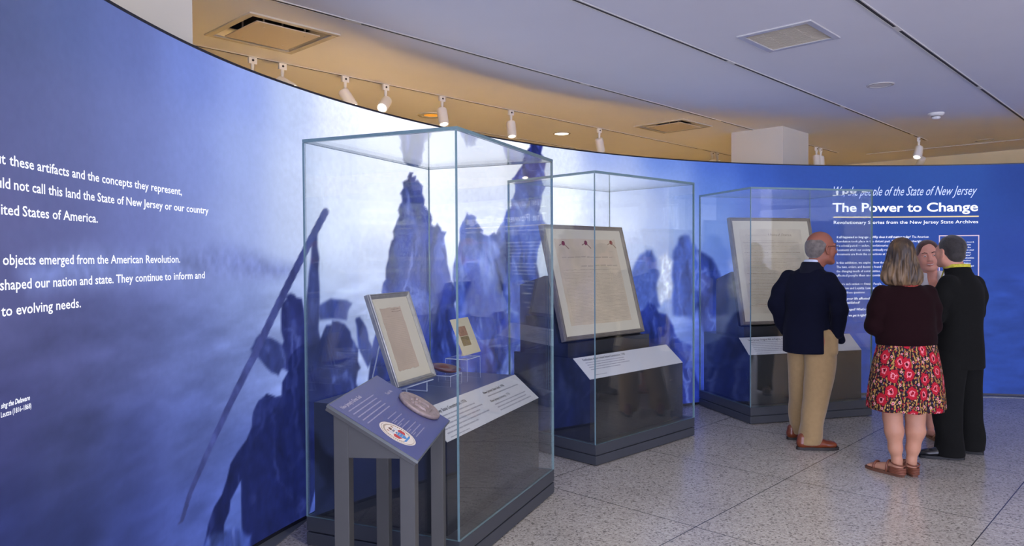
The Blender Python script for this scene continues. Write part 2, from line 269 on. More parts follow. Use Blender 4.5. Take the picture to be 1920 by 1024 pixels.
([(3.111,0.362),(3.137,0.38),(3.2,0.486),(3.746,1.078),(4.437,1.918),(4.474,1.923),(4.495,1.904),(4.468,1.865),(3.811,1.061),(3.234,0.467),(3.162,0.363)],(60, 68, 128),0.004,0.15,(120, 140, 225)),
([(4.24,-0.037),(4.377,0.272),(4.409,0.257),(4.287,-0.053)],(80, 100, 190),0.006,0.1,(120, 140, 225)),
([(8.185,0.413),(8.489,0.407),(8.776,0.412),(9.048,0.402),(9.098,0.27),(9.176,0.112),(9.261,-0.021),(8.908,-0.074),(8.572,-0.12),(8.184,-0.135),(8.201,0.025),(8.21,0.217)],(28, 44, 130),0.02,0.6,(120, 140, 225))]
# ---------------------------------------------------------------- materials shared
M_CEIL = pmat('ceiling_paint', (220, 221, 230), .85, noise=.02, nscale=1.5)
M_WHITE = pmat('white_enamel', (222, 220, 214), .45)
M_TRIM = pmat('white_trim', (205, 203, 198), .5)
M_DARKSLOT = pmat('dark_slot', (46, 42, 40), .7)
M_WALL = pmat('cream_wall_paint', (222, 208, 170), .85, noise=.03, nscale=2)
M_COLUMN = pmat('column_paint', (200, 197, 188), .8, noise=.02, nscale=2)
M_CHAR = pmat('charcoal_paint', (62, 65, 71), .42, noise=.04, nscale=6)
M_CHARDK = pmat('dark_pedestal_laminate', (44, 46, 50), .22, noise=.04, nscale=5)
M_DECK = pmat('blue_grey_deck', (92, 98, 124), .3)
M_GLASS = glass_mat('case_glass')
M_GEDGE = pmat('green_glass_edge', (116, 144, 150), .25, noise=.05, nscale=30)
M_ACR = glass_mat('clear_acrylic', (.97, .98, .985), 1.49)
M_ACRE = pmat('acrylic_edge', (196, 204, 220), .3)
M_LABEL = pmat('white_label_card', (212, 212, 212), .55)
M_INK = pmat('black_print', (52, 52, 56), .7)
M_GREYINK = pmat('grey_print', (164, 164, 168), .7)
M_MAT = pmat('cream_mat_board', (216, 207, 180), .8, noise=.02, nscale=8)
M_LENS = emat('lit_lens', (255, 244, 222), 6.0)
M_LENSOFF = pmat('frosted_lens', (205, 206, 200), .4)

# ---------------------------------------------------------------- floor, ceiling, walls, columns
def floor_material():
    m, N, L = node_mat('terrazzo_tile')
    b = N['Principled BSDF']
    tc = N.new('ShaderNodeTexCoord')
    rot = N.new('ShaderNodeVectorRotate'); rot.rotation_type = 'Z_AXIS'; rot.inputs['Angle'].default_value = -(math.pi / 2 - G)
    L.new(tc.outputs['Object'], rot.inputs['Vector'])
    sep = N.new('ShaderNodeSeparateXYZ'); L.new(rot.outputs[0], sep.inputs[0])   # x = along, y = -across
    def math_(op, a, bb, c=None):
        n = N.new('ShaderNodeMath'); n.operation = op
        for i, v in enumerate((a, bb, c)):
            if v is None: continue
            if isinstance(v, (int, float)): n.inputs[i].default_value = v
            else: L.new(v, n.inputs[i])
        return n.outputs[0]
    def joint(src, pitch, off):
        t = math_('ADD', src, off); t = math_('DIVIDE', t, pitch); t = math_('FRACT', t, 0.); t = math_('SUBTRACT', t, .5); t = math_('ABSOLUTE', t, 0.)
        return math_('GREATER_THAN', t, .5 - .0032 / pitch)
    ja = joint(sep.outputs['X'], 1.275, 1.275 * 10 - 3.855)
    jp = joint(sep.outputs['Y'], 1.2550, 1.255 * 10 - .938)
    j = math_('MAXIMUM', ja, jp)
    v1 = N.new('ShaderNodeTexVoronoi'); v1.inputs['Scale'].default_value = 95; L.new(tc.outputs['Object'], v1.inputs['Vector'])
    r1 = N.new('ShaderNodeValToRGB'); e = r1.color_ramp.elements
    hs = N.new('ShaderNodeSeparateColor'); L.new(v1.outputs['Color'], hs.inputs[0])
    L.new(hs.outputs[0], r1.inputs['Fac'])
    e[0].position = 0; e[0].color = (*lin((120, 116, 112)), 1)
    e[1].position = 1; e[1].color = (*lin((196, 190, 182)), 1)
    for p, c in ((.10, (134, 128, 122)), (.14, (166, 160, 152)), (.6, (180, 174, 166))):
        k = e.new(p); k.color = (*lin(c), 1)
    v2 = N.new('ShaderNodeTexVoronoi'); v2.inputs['Scale'].default_value = 70; L.new(tc.outputs['Object'], v2.inputs['Vector'])
    spk = math_('LESS_THAN', v2.outputs['Distance'], .2)
    h2 = N.new('ShaderNodeSeparateColor'); L.new(v2.outputs['Color'], h2.inputs[0])
    spk = math_('MULTIPLY', spk, math_('GREATER_THAN', h2.outputs[1], .35))
    nz = N.new('ShaderNodeTexNoise'); nz.inputs['Scale'].default_value = 1.3; nz.inputs['Detail'].default_value = 4; L.new(tc.outputs['Object'], nz.inputs['Vector'])
    mr = N.new('ShaderNodeMapRange'); mr.inputs[1].default_value = .3; mr.inputs[2].default_value = .7; mr.inputs[3].default_value = .9; mr.inputs[4].default_value = 1.06
    L.new(nz.outputs['Fac'], mr.inputs[0])
    def mix(f, a, bb, mode='MIX'):
        n = N.new('ShaderNodeMix'); n.data_type = 'RGBA'; n.blend_type = mode
        if isinstance(f, (int, float)): n.inputs[0].default_value = f
        else: L.new(f, n.inputs[0])
        for i, v in ((6, a), (7, bb)):
            if isinstance(v, tuple): n.inputs[i].default_value = v
            else: L.new(v, n.inputs[i])
        return n.outputs[2]
    c = mix(spk, r1.outputs['Color'], (*lin((106, 102, 98)), 1))
    c = mix(1.0, c, mr.outputs[0], 'MULTIPLY')
    c = mix(j, c, (*lin((64, 62, 62)), 1))
    L.new(c, b.inputs['Base Color'])
    b.inputs['Roughness'].default_value = .22
    b.inputs['Specular IOR Level'].default_value = .45
    return m
fl = MB()
fl.obox(grid(-7, -9, -.1), tuple(GD * 21) + (0,), tuple(GN * 17) + (0,), (0, 0, .1))
struct(fl.build('floor', floor_material()))

HOLES = [(2.212, 2.850, -5.009, -4.370), (7.281, 7.919, -4.937, -4.298), (4.848, 5.36, -2.418, -1.92)]
def ceiling():
    A = sorted({-7, 14} | {h[0] for h in HOLES} | {h[1] for h in HOLES})
    P = sorted({-9, 8} | {h[2] for h in HOLES} | {h[3] for h in HOLES})
    m = MB()
    for i in range(len(A) - 1):
        for j in range(len(P) - 1):
            ca, cp = (A[i] + A[i + 1]) / 2, (P[j] + P[j + 1]) / 2
            if any(h[0] < ca < h[1] and h[2] < cp < h[3] for h in HOLES): continue
            m.hexa([grid(A[i], P[j], CEIL), grid(A[i + 1], P[j], CEIL), grid(A[i + 1], P[j + 1], CEIL), grid(A[i], P[j + 1], CEIL),
                    grid(A[i], P[j], CEIL + .3), grid(A[i + 1], P[j], CEIL + .3), grid(A[i + 1], P[j + 1], CEIL + .3), grid(A[i], P[j + 1], CEIL + .3)])
    return struct(m.build('ceiling', M_CEIL))
ceiling()
def wall(name, a0, p0, a1, p1, z1=CEIL, m=M_WALL):
    k = MB(); k.obox(grid(min(a0, a1), min(p0, p1), 0), tuple(GD * abs(a1 - a0)) + (0,), tuple(GN * abs(p1 - p0)) + (0,), (0, 0, z1))
    return struct(k.build(name, m))
wall('wall_back', 12.9, -9, 13.1, 8)
wall('wall_left', -7, -9, 12.9, -8.8)
wall('wall_baffle_front', -1.1, -8.8, -.95, -1.45)  # unseen wall added to keep ambient light out from behind the display wall
wall('wall_baffle_right', 7.2, 3.6, 12.9, 3.8)  # unseen wall added to darken the floor in the far right corner
wall('wall_baffle_end', 10.5, .35, 10.65, 3.6)  # unseen partition added to stop light entering past the display wall's end
wall('column', .80, -4.37, 1.56, -3.69, m=M_COLUMN)
wall('column', 8.53, -4.35, 9.29, -3.69, m=M_COLUMN)

# ---------------------------------------------------------------- backlit curved display wall
PL = [(-1.30, .30), (-1.46, .95), (-1.56, 1.6), (-1.602, 2.291), (-1.6, 3.048), (-1.49, 3.798), (-1.25, 4.521), (-.913, 5.212), (-.491, 5.867), (.016, 6.481), (.612, 7.04), (1.298, 7.53), (2.072, 7.929), (2.924, 8.219), (3.84, 8.38), (4.8, 8.396), (5.777, 8.247), (6.75, 7.93), (7.6, 7.45)]
def dense(PL, n=40):
    P = np.array(PL, float); P = np.vstack([2 * P[0] - P[1], P, 2 * P[-1] - P[-2]]); out = []
    for i in range(1, len(P) - 2):
        t = np.linspace(0, 1, n, endpoint=False)[:, None]
        p0, p1, p2, p3 = P[i - 1:i + 3]
        out.append(.5 * ((2 * p1) + (-p0 + p2) * t + (2 * p0 - 5 * p1 + 4 * p2 - p3) * t ** 2 + (-p0 + 3 * p1 - 3 * p2 + p3) * t ** 3))
    out.append(P[-2][None]); return np.vstack(out)
WD = dense(PL); WS = np.r_[0, np.cumsum(np.hypot(*np.diff(WD, axis=0).T))]
WT = np.gradient(WD, WS, axis=0); WT /= np.linalg.norm(WT, axis=1)[:, None]
WLEN = WS[-1]; WTOP = 2.64
def wall_at(s, z, off=0.):
    """point on the curved wall; off moves it towards the visitors"""
    x = np.interp(s, WS, WD[:, 0]); y = np.interp(s, WS, WD[:, 1]); tx = np.interp(s, WS, WT[:, 0]); ty = np.interp(s, WS, WT[:, 1])
    return (x + ty * off, y - tx * off, z)

def vnoise(x, y, seed):
    xi = np.floor(x).astype(np.int64); yi = np.floor(y).astype(np.int64); fx = x - xi; fy = y - yi
    fx = fx * fx * (3 - 2 * fx); fy = fy * fy * (3 - 2 * fy)
    def h(a, b):
        n = (a * 374761393 + b * 668265263 + seed * 974711) & 0x7fffffff
        n = ((n ^ (n >> 13)) * 1274126177) & 0x7fffffff
        return ((n ^ (n >> 16)) & 0xffff) / 65535.
    return (h(xi, yi) * (1 - fx) + h(xi + 1, yi) * fx) * (1 - fy) + (h(xi, yi + 1) * (1 - fx) + h(xi + 1, yi + 1) * fx) * fy
def fbm(x, y, seed, o=4):
    r = np.zeros_like(x); a = .5
    for k in range(o):
        r += a * vnoise(x * 2 ** k, y * 2 ** k, seed + k); a *= .5
    return r / (1 - .5 ** o)
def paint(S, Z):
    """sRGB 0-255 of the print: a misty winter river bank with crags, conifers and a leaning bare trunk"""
    C = np.array(CTRL, float); num = np.zeros(S.shape + (3,)); den = np.zeros(S.shape)  # darker left tones also have viewing-angle dimming put into the colour
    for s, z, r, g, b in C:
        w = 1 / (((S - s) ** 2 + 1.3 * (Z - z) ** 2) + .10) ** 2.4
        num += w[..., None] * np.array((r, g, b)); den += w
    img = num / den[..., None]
    # soft cloud in the sky, broken ice and water below
    cl = fbm(S * 1.3, Z * 1.8, 3) - .5
    ice = fbm(S * 4, Z * 13, 11, 5) - .5
    low = np.clip((1.55 - Z) / .25, 0, 1)
    img *= (1 + cl * .10)[..., None] * (1 + low * ice * .34)[..., None]
    st = fbm(S * 9 + 2.2 * fbm(S * 3, Z * 3, 40), Z * 3.2 + 1.5 * S, 21, 5)
    ridge = 1 - np.abs(2 * fbm(S * 5.5 + 1.4 * fbm(S * 4, Z * 4, 61), Z * 2.6 + .9 * S + 1.1 * fbm(S * 3, Z * 5, 71), 81, 4) - 1) * 1.6
    fine = fbm(S * 30, Z * 22, 5, 3) - .5
    for poly, col, soft, amp, hi in SHAPES:
        P = np.array(poly); lo = P.min(0) - soft * 3; hi_ = P.max(0) + soft * 3
        i0, i1 = np.searchsorted(S[:, 0], (lo[0], hi_[0])); j0, j1 = np.searchsorted(Z[0], (lo[1], hi_[1]))
        if i1 <= i0 or j1 <= j0: continue
        s = S[i0:i1, j0:j1]; z = Z[i0:i1, j0:j1]
        inside = np.zeros(s.shape, bool); d2 = np.full(s.shape, 1e9)
        for k in range(len(P)):
            a = P[k]; b = P[(k + 1) % len(P)]
            e = b - a; l2 = e @ e + 1e-12
            t = np.clip(((s - a[0]) * e[0] + (z - a[1]) * e[1]) / l2, 0, 1)
            d2 = np.minimum(d2, (s - a[0] - t * e[0]) ** 2 + (z - a[1] - t * e[1]) ** 2)
            if abs(e[1]) > 1e-9:
                inside ^= ((a[1] > z) != (b[1] > z)) & (s < e[0] * (z - a[1]) / e[1] + a[0])
        d = np.sqrt(d2) * np.where(inside, 1, -1)
        al = np.clip(d / soft * .5 + .5, 0, 1); al = al * al * (3 - 2 * al)
        k = st[i0:i1, j0:j1]
        base = np.array(col, float)[None, None] * (1 + (k - .5) * 1.1 * amp + fine[i0:i1, j0:j1] * .3)[..., None]
        rd = ridge[i0:i1, j0:j1]
        hl = np.clip((rd - .66) / .34, 0, 1) ** 1.5 * min(1, amp * 1.25) * np.clip((k - .36) * 4, 0, 1)
        dk = np.clip((.44 - k) / .2, 0, 1) * .45 * amp
        base = base * (1 - dk[..., None])
        base = base * (1 - hl[..., None]) + np.array(hi, float) * hl[..., None]
        img[i0:i1, j0:j1] = img[i0:i1, j0:j1] * (1 - al[..., None]) + base * al[..., None]
    return np.clip(img, 0, 255)

MURAL_GAIN = 1.0
def mural_material():
    m, N, L = node_mat('backlit_fabric_print')
    b = N['Principled BSDF']
    at = N.new('ShaderNodeVertexColor'); at.layer_name = 'print'
    tc = N.new('ShaderNodeTexCoord')
    nz = N.new('ShaderNodeTexNoise'); nz.inputs['Scale'].default_value = 26; nz.inputs['Detail'].default_value = 6; L.new(tc.outputs['Object'], nz.inputs['Vector'])
    mr = N.new('ShaderNodeMapRange'); mr.inputs[1].default_value = .3; mr.inputs[2].default_value = .7; mr.inputs[3].default_value = .965; mr.inputs[4].default_value = 1.035; L.new(nz.outputs['Fac'], mr.inputs[0])
    mx = N.new('ShaderNodeMix'); mx.data_type = 'RGBA'; mx.blend_type = 'MULTIPLY'; mx.inputs[0].default_value = 1
    L.new(at.outputs['Color'], mx.inputs[6]); L.new(mr.outputs[0], mx.inputs[7])
    L.new(mx.outputs[2], b.inputs['Emission Color'])
    bw = N.new('ShaderNodeRGBToBW'); L.new(mx.outputs[2], bw.inputs[0])
    gr = N.new('ShaderNodeMapRange'); gr.interpolation_type = 'SMOOTHSTEP'; gr.inputs[1].default_value = .58; gr.inputs[2].default_value = .88; gr.inputs[3].default_value = MURAL_GAIN; gr.inputs[4].default_value = MURAL_GAIN * 1.32
    L.new(bw.outputs[0], gr.inputs[0]); L.new(gr.outputs[0], b.inputs['Emission Strength'])
    b.inputs['Base Color'].default_value = (.012, .014, .024, 1)
    b.inputs['Roughness'].default_value = .65
    b.inputs['Specular IOR Level'].default_value = .06
    return m
disp = thing('display_wall', 'tall curved backlit display wall printed in misty blue with white lettering', 'display wall', (0, 8.0, 0))
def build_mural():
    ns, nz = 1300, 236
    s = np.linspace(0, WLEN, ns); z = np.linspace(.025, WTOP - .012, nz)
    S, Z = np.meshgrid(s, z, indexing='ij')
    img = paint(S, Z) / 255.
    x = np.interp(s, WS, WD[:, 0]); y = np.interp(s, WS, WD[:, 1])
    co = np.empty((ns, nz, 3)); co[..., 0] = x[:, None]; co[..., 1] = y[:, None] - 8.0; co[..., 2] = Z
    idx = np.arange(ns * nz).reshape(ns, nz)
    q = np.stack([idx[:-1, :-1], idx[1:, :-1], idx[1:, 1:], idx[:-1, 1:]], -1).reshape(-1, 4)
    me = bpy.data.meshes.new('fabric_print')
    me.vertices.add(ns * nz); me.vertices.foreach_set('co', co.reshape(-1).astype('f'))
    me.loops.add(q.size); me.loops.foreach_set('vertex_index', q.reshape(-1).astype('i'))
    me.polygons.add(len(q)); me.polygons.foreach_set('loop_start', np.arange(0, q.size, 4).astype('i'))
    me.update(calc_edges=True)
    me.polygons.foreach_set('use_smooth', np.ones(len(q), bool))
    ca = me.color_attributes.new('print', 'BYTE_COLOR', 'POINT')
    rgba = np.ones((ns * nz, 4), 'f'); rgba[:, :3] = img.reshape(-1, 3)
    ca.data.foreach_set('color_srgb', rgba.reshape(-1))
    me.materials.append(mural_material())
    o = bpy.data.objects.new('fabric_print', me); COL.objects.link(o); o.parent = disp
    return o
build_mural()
M_FRAME = pmat('dark_aluminium_edge', (58, 58, 66), .4, metal=.6)
M_FOOT = pmat('grey_floor_plate', (120, 124, 128), .45, metal=.4)
def wall_strip(name, z0, z1, o0, o1, m, n=160, parent=disp):
    k = MB()
    for i in range(n):
        a = WLEN * i / n; b = WLEN * (i + 1) / n
        k.hexa([wall_at(a, z0, o0), wall_at(a, z0, o1), wall_at(b, z0, o1), wall_at(b, z0, o0), wall_at(a, z1, o0), wall_at(a, z1, o1), wall_at(b, z1, o1), wall_at(b, z1, o0)])
    return k.build(name, m, parent)
wall_strip('top_edge', WTOP - .012, WTOP, -.12, .004, M_FRAME)
wall_strip('bottom_edge', .004, .025, -.12, .004, M_FRAME)
wall_strip('back_panel', .02, WTOP - .012, -.12, -.10, M_FRAME)
def foot_plate(s0, s1, w):
    k = MB(); n = 24
    for i in range(n):
        a = s0 + (s1 - s0) * i / n; b = s0 + (s1 - s0) * (i + 1) / n
        wa = w * min(1, 4 * min(i / n, 1 - i / n) + .0) + .012; wb = w * min(1, 4 * min((i + 1) / n, 1 - (i + 1) / n)) + .012
        k.hexa([wall_at(a, .0, -.1), wall_at(a, .0, wa), wall_at(b, .0, wb), wall_at(b, .0, -.1), wall_at(a, .006, -.1), wall_at(a, .006, wa), wall_at(b, .006, wb), wall_at(b, .006, -.1)])
    return k.build('foot_plate', M_FOOT, disp)
foot_plate(2.2, 4.25, .10); foot_plate(11.9, 13.6, .10)

M_TXT = emat('white_lit_lettering', (244, 246, 255), 1.0)
M_TXTL = emat('pale_blue_lit_lettering', (196, 208, 250), 1.0)
M_GOLD = emat('gold_lit_rule', (222, 200, 150), 1.0)
M_PINK = emat('pale_pink_lit_rule', (196, 176, 196), 1.0)
def onwall(off=.003):
    return lambda s, z: wall_at(s, z, off)
W = onwall()
t = MB()
for body, first, x0, x1, z in (('Without ', 'these artifacts and the concepts they represent,', 2.067, 3.184, 1.905), ('would ', 'not call this land the State of New Jersey or our country', 2.087, 3.399, 1.829),
                               ('United ', 'States of America.', 2.128, 2.571, 1.746), ('', 'objects emerged from the American Revolution.', 2.026, 3.163, 1.587),
                               ('shaped ', 'our nation and state. They continue to inform and', 2.186, 3.36, 1.508), ('', 'to evolving needs.', 2.014, 2.452, 1.4255)):
    put_text(t, W, first, x0, x1, z, .0335, .012)
    if body:
        co, _ = text_geo(first, .012); sc = (x1 - x0) / (co[:, 0].max() - co[:, 0].min()); cb, _ = text_geo(body.strip(), .012)
        wd = (cb[:, 0].max() - cb[:, 0].min()) * sc
        put_text(t, W, body.strip(), x0 - wd - .018, x0 - .018, z, .0335, .012)
t.build('quotation_lettering', M_TXT, disp)
t = MB()
put_text(t, W, 'sing the Delaware', 2.004, 2.147, 1.138, .0165, .02, .25)
put_text(t, W, 'Leutze (1816\u20131868)', 2.003, 2.154, 1.110, .0165, .012)
t.build('caption_lettering', M_TXT, disp)
t = MB()
put_text(t, W, 'We, the people of the State of New Jersey', 10.84, 12.473, 2.292, .105, 0, .5)
t.build('script_lettering', M_TXTL, disp)
t = MB()
put_text(t, W, 'The Power to Change', 10.829, 12.483, 2.108, .098, .020, res=4)
put_text(t, W, 'Revolutionary Stories from the New Jersey State Archives', 10.845, 12.486, 1.968, .037, .008)
t.build('title_lettering', M_TXT, disp)
def wall_bar(name, s0, s1, z0, z1, m):
    k = MB(); n = 12
    for i in range(n):
        a = s0 + (s1 - s0) * i / n; b = s0 + (s1 - s0) * (i + 1) / n
        k.hexa([wall_at(a, z0, .001), wall_at(b, z0, .001), wall_at(b, z0, .004), wall_at(a, z0, .004), wall_at(a, z1, .001), wall_at(b, z1, .001), wall_at(b, z1, .004), wall_at(a, z1, .004)])
    return k
wall_bar('gold_rule', 10.841, 12.491, 2.039, 2.053, M_GOLD).build('gold_rule', M_GOLD, disp)
t = MB()
BX = .0263; Z0 = 1.806; DZ = .0488
def bl(x0, x1, row, body, bold=.003, sh=0.):
    put_text(t, W, body, x0, x1, Z0 - DZ * row, BX, bold, sh, 1)
bl(10.881, 11.752, 0, 'It all happened so long ago ... Why does it still matter today?', .016, .2)
bl(11.765, 11.952, 0, 'The American')
bl(10.881, 11.978, 1, 'Revolution took place in the distant past. But the ideas emerging from')
bl(10.881, 11.60, 2, 'the colonial period \u2014 endure. Revolutionaries created')
bl(10.881, 11.62, 3, 'documents which our society continually reinterprets.')
bl(10.881, 11.60, 4, 'documents are from the collections at the New')
bl(10.881, 11.60, 6, 'In this exhibition, we explore how these historic')
bl(10.881, 11.50, 7, 'The laws, orders, and decisions found in the')
bl(10.881, 11.55, 8, 'the changing needs of communities. Discover')
bl(10.881, 11.52, 9, 'affected people then and continues to')
bl(10.881, 11.42, 11, 'Explore each section \u2014 Owning People,')
bl(10.881, 11.40, 12, 'Patriotism and Loyalty, Laws in the')
bl(10.881, 11.225, 13, 'yourself these questions:')
bl(10.881, 11.33, 14.45, 'How is your life affected by', .016, .2)
bl(10.881, 11.165, 15.4, 'were established?', .016, .2)
bl(10.881, 11.29, 17, "What's changed? What's not?", .016, .2)
bl(10.881, 11.24, 18.4, 'When did we get it right?', .016, .2)
t.build('body_lettering', M_TXT, disp)
k = MB()
for a, b, c, d in ((12.066, 12.498, 1.822, 1.833), (12.066, 12.498, 1.02, 1.031), (12.066, 12.077, 1.02, 1.833), (12.487, 12.498, 1.02, 1.833)):
    q = wall_bar('', a, b, c, d, M_PINK); k.add(q.v, q.f)
k.build('outline_box', M_PINK, disp)
t = MB()
for i, w in enumerate(('the record,', 'State Archives', 'held in the', 'according to your', 'and those terms', 'like "native"', 'communities', 'perspectives', 'definition', 'let us get', 'below')):
    co, _ = text_geo(w, .01, 0., 1); x1 = 12.41 if i % 3 else 12.445
    put_text(t, W, w, x1 - (co[:, 0].max() - co[:, 0].min()) * .017 / CAP * 1.05, x1, 1.747 - .0302 * i, .017, .01, 0., 1)
t.build('box_lettering', M_TXT, disp)
# ---------------------------------------------------------------- glass display cases
class Frame3:
    """local axes of a case: a away along its long front, b towards the back, c up"""
    def __init__(s, x, y, yaw):
        s.O = np.array([x, y, 0.]); s.d = np.array([math.sin(yaw), math.cos(yaw), 0.]); s.e = np.array([-math.cos(yaw), math.sin(yaw), 0.])
    def __call__(s, a, b, c): return Vector(s.O + a * s.d + b * s.e + np.array([0, 0, c]))
    def box(s, m, a0, b0, c0, a1, b1, c1, mi=0):
        return m.obox(s(a0, b0, c0), Vector(s.d * (a1 - a0)), Vector(s.e * (b1 - b0)), (0, 0, c1 - c0), mi)
CL, CW, CH, CP = 1.382, .965, 2.262, .163
PA0, PA1 = .045, 1.335
def pane(m, F, a0, b0, c0, a1, b1, c1, thin):
    """a glass sheet: two clear faces, four green edges; thin = index of the thin axis"""
    p = [F(a0, b0, c0), F(a1, b0, c0), F(a1, b1, c0), F(a0, b1, c0), F(a0, b0, c1), F(a1, b0, c1), F(a1, b1, c1), F(a0, b1, c1)]
    fs = [(0, 3, 2, 1), (4, 5, 6, 7), (0, 1, 5, 4), (1, 2, 6, 5), (2, 3, 7, 6), (3, 0, 4, 7)]
    ax = [2, 2, 1, 0, 1, 0]
    m.add(p, fs, [0 if x == thin else 1 for x in ax])
def make_case(F, label, step=None):
    root = thing('display_case', label, 'display case', F(CL / 2, CW / 2, 0), 'tall glass display cases')
    m = MB(); F.box(m, 0, 0, .006, CL, CW, .076); F.box(m, .012, .012, .076, CL - .012, CW - .012, .084)
    bevel(m.build('lower_plinth', M_CHAR, root), .003)
    m = MB(); F.box(m, 0, 0, .084, CL, CW, CP)
    bevel(m.build('upper_plinth', M_CHAR, root), .003)
    T, TT = .013, .019
    for (a0, b0, c0, a1, b1, c1, th) in ((0, 0, CP, CL, T, CH - TT, 1), (0, T, CP, T, CW - T, CH - TT, 0), (CL - T, T, CP, CL, CW - T, CH - TT, 0), (0, CW - T, CP, CL, CW, CH - TT, 1), (0, 0, CH - TT, CL, CW, CH, 2)):
        g = MB(); pane(g, F, a0, b0, c0 + .001, a1, b1, c1, th)
        g.build('glass_pane', [M_GLASS, M_GEDGE], root)
    # pedestal with a sloping front for the caption
    prof = [(.095, CP), (.095, .65), (.27, .797), (.94, .797), (.94, CP)]
    m = MB()
    P0 = [F(PA0, b, c) for b, c in prof]; P1 = [F(PA1, b, c) for b, c in prof]; n = len(prof)
    m.add(P0 + P1, [tuple(range(n)), tuple(range(n, 2 * n))[::-1]] + [((i + 1) % n, i, n + i, n + (i + 1) % n) for i in range(n)], [0, 0, 0, 0, 1 if step is None else 0, 0, 0])
    m.build('pedestal', [M_CHARDK, M_DECK], root)
    if step:
        a0, a1, b0, z0, tilt = step
        st = [(b0 - .03, .797), (b0 - .03, z0 - .018), (b0 + .070, z0 - .018), (b0 + .080 + .55 * math.sin(tilt), z0 + .55 * math.cos(tilt)), (.92, z0 + .45), (.92, .797)]
        m = MB(); m.prism([F(a0, b, c) for b, c in st], Vector(F.d * (a1 - a0)))
        m.build('easel_block', M_CHARDK, root)
    # caption card on the slope
    return root
SL = math.atan2(.175, .147)
def slope_fn(F, lift):
    o = F(PA0, .095, .65); U = Vector(F.d); V = Vector(F.e) * math.sin(SL) + Vector((0, 0, math.cos(SL))); Nn = U.cross(V)
    if Nn.z < 0: Nn = -Nn
    return lambda u, v: o + U * u + V * v + Nn * lift
def caption_card(F, root, label, draw):
    f0, f1 = slope_fn(F, .0005), slope_fn(F, .004)
    w, h = PA1 - PA0, .2285
    m = MB(); m.hexa([f0(0, 0), f0(w, 0), f0(w, h), f0(0, h), f1(0, 0), f1(w, 0), f1(w, h), f1(0, h)])
    t = thing('caption_panel', label, 'label', f0(w / 2, h / 2), 'white caption panels in the cases')
    m.build('card', M_LABEL, t)
    hs, bs = [], []
    def fresh(l): l.append(MB()); return l[-1]
    draw(lambda: fresh(hs), lambda: fresh(bs), slope_fn(F, .0048))
    for k in hs: k.build('heading_print', M_INK, t)
    for k in bs: k.build('body_print', M_GREYINK, t)
    return t
FC = [Frame3(-.2708, 3.6727, .4093), Frame3(.6347, 5.5656, .8037), Frame3(2.2645, 6.9334, 1.3061)]
c1 = make_case(FC[0], 'tall glass case holding a silver frame, a small card and a brown dish')
c2 = make_case(FC[1], 'tall glass case holding a framed parchment with three red seals', (.10, 1.215, .402, .92, .263))
c3 = make_case(FC[2], 'tall glass case standing behind the man in the navy blazer', (.18, 1.19, .42, .91, .235))
def d1(k, q, f):
    r = random.Random(2)
    put_text(k(), f, 'New Jersey State Constitution, 1776', .05, .482, .172, .021, .012)
    m = q()
    for i, (a, b) in enumerate(((.06, .54), (.06, .60), (.06, .53), (.06, .615), (.06, .435))): put_dashes(m, f, a, b, .141 - .026 * i, .0085, r)
    put_dashes(q(), f, .06, .28, .012, .006, r)
    put_text(k(), f, 'New Jersey State Seal, 1776', .72, 1.026, .176, .018, .012)
    put_dashes(q(), f, .735, 1.20, .148, .0085, r)
    put_text(k(), f, 'New Jersey currency, 1776', .713, .996, .106, .018, .012)
    m = q()
    for i, b in enumerate((1.2, 1.18, 1.215)): put_dashes(m, f, .725, b, .079 - .024 * i, .0085, r)
def d2(k, q, f):
    r = random.Random(3)
    put_text(k(), f, 'Ratification of the United States Constitution, 1787', .087, .637, .186, .021, .012)
    m = q()
    for i, b in enumerate((.589, .575, .62, .47)): put_dashes(m, f, .092, b, .158 - .024 * i, .0085, r)
    put_dashes(q(), f, .1, .24, .03, .006, r)
def d3(k, q, f):
    r = random.Random(5)
    put_text(k(), f, 'New Jersey Original Bill of Rights, 1789', .08, .512, .181, .021, .012)
    m = q()
    for i, b in enumerate((.66, .68, .67, .69, .66, .42)): put_dashes(m, f, .09, b, .155 - .023 * i, .0085, r)
    put_dashes(q(), f, .09, .24, .012, .006, r)
caption_card(FC[0], c1, 'white two-column caption panel below the silver frame, partly behind the lectern plaque', d1)
caption_card(FC[1], c2, 'white caption panel below the framed parchment with three red seals', d2)
caption_card(FC[2], c3, 'white caption panel partly hidden by the man in the navy blazer', d3)

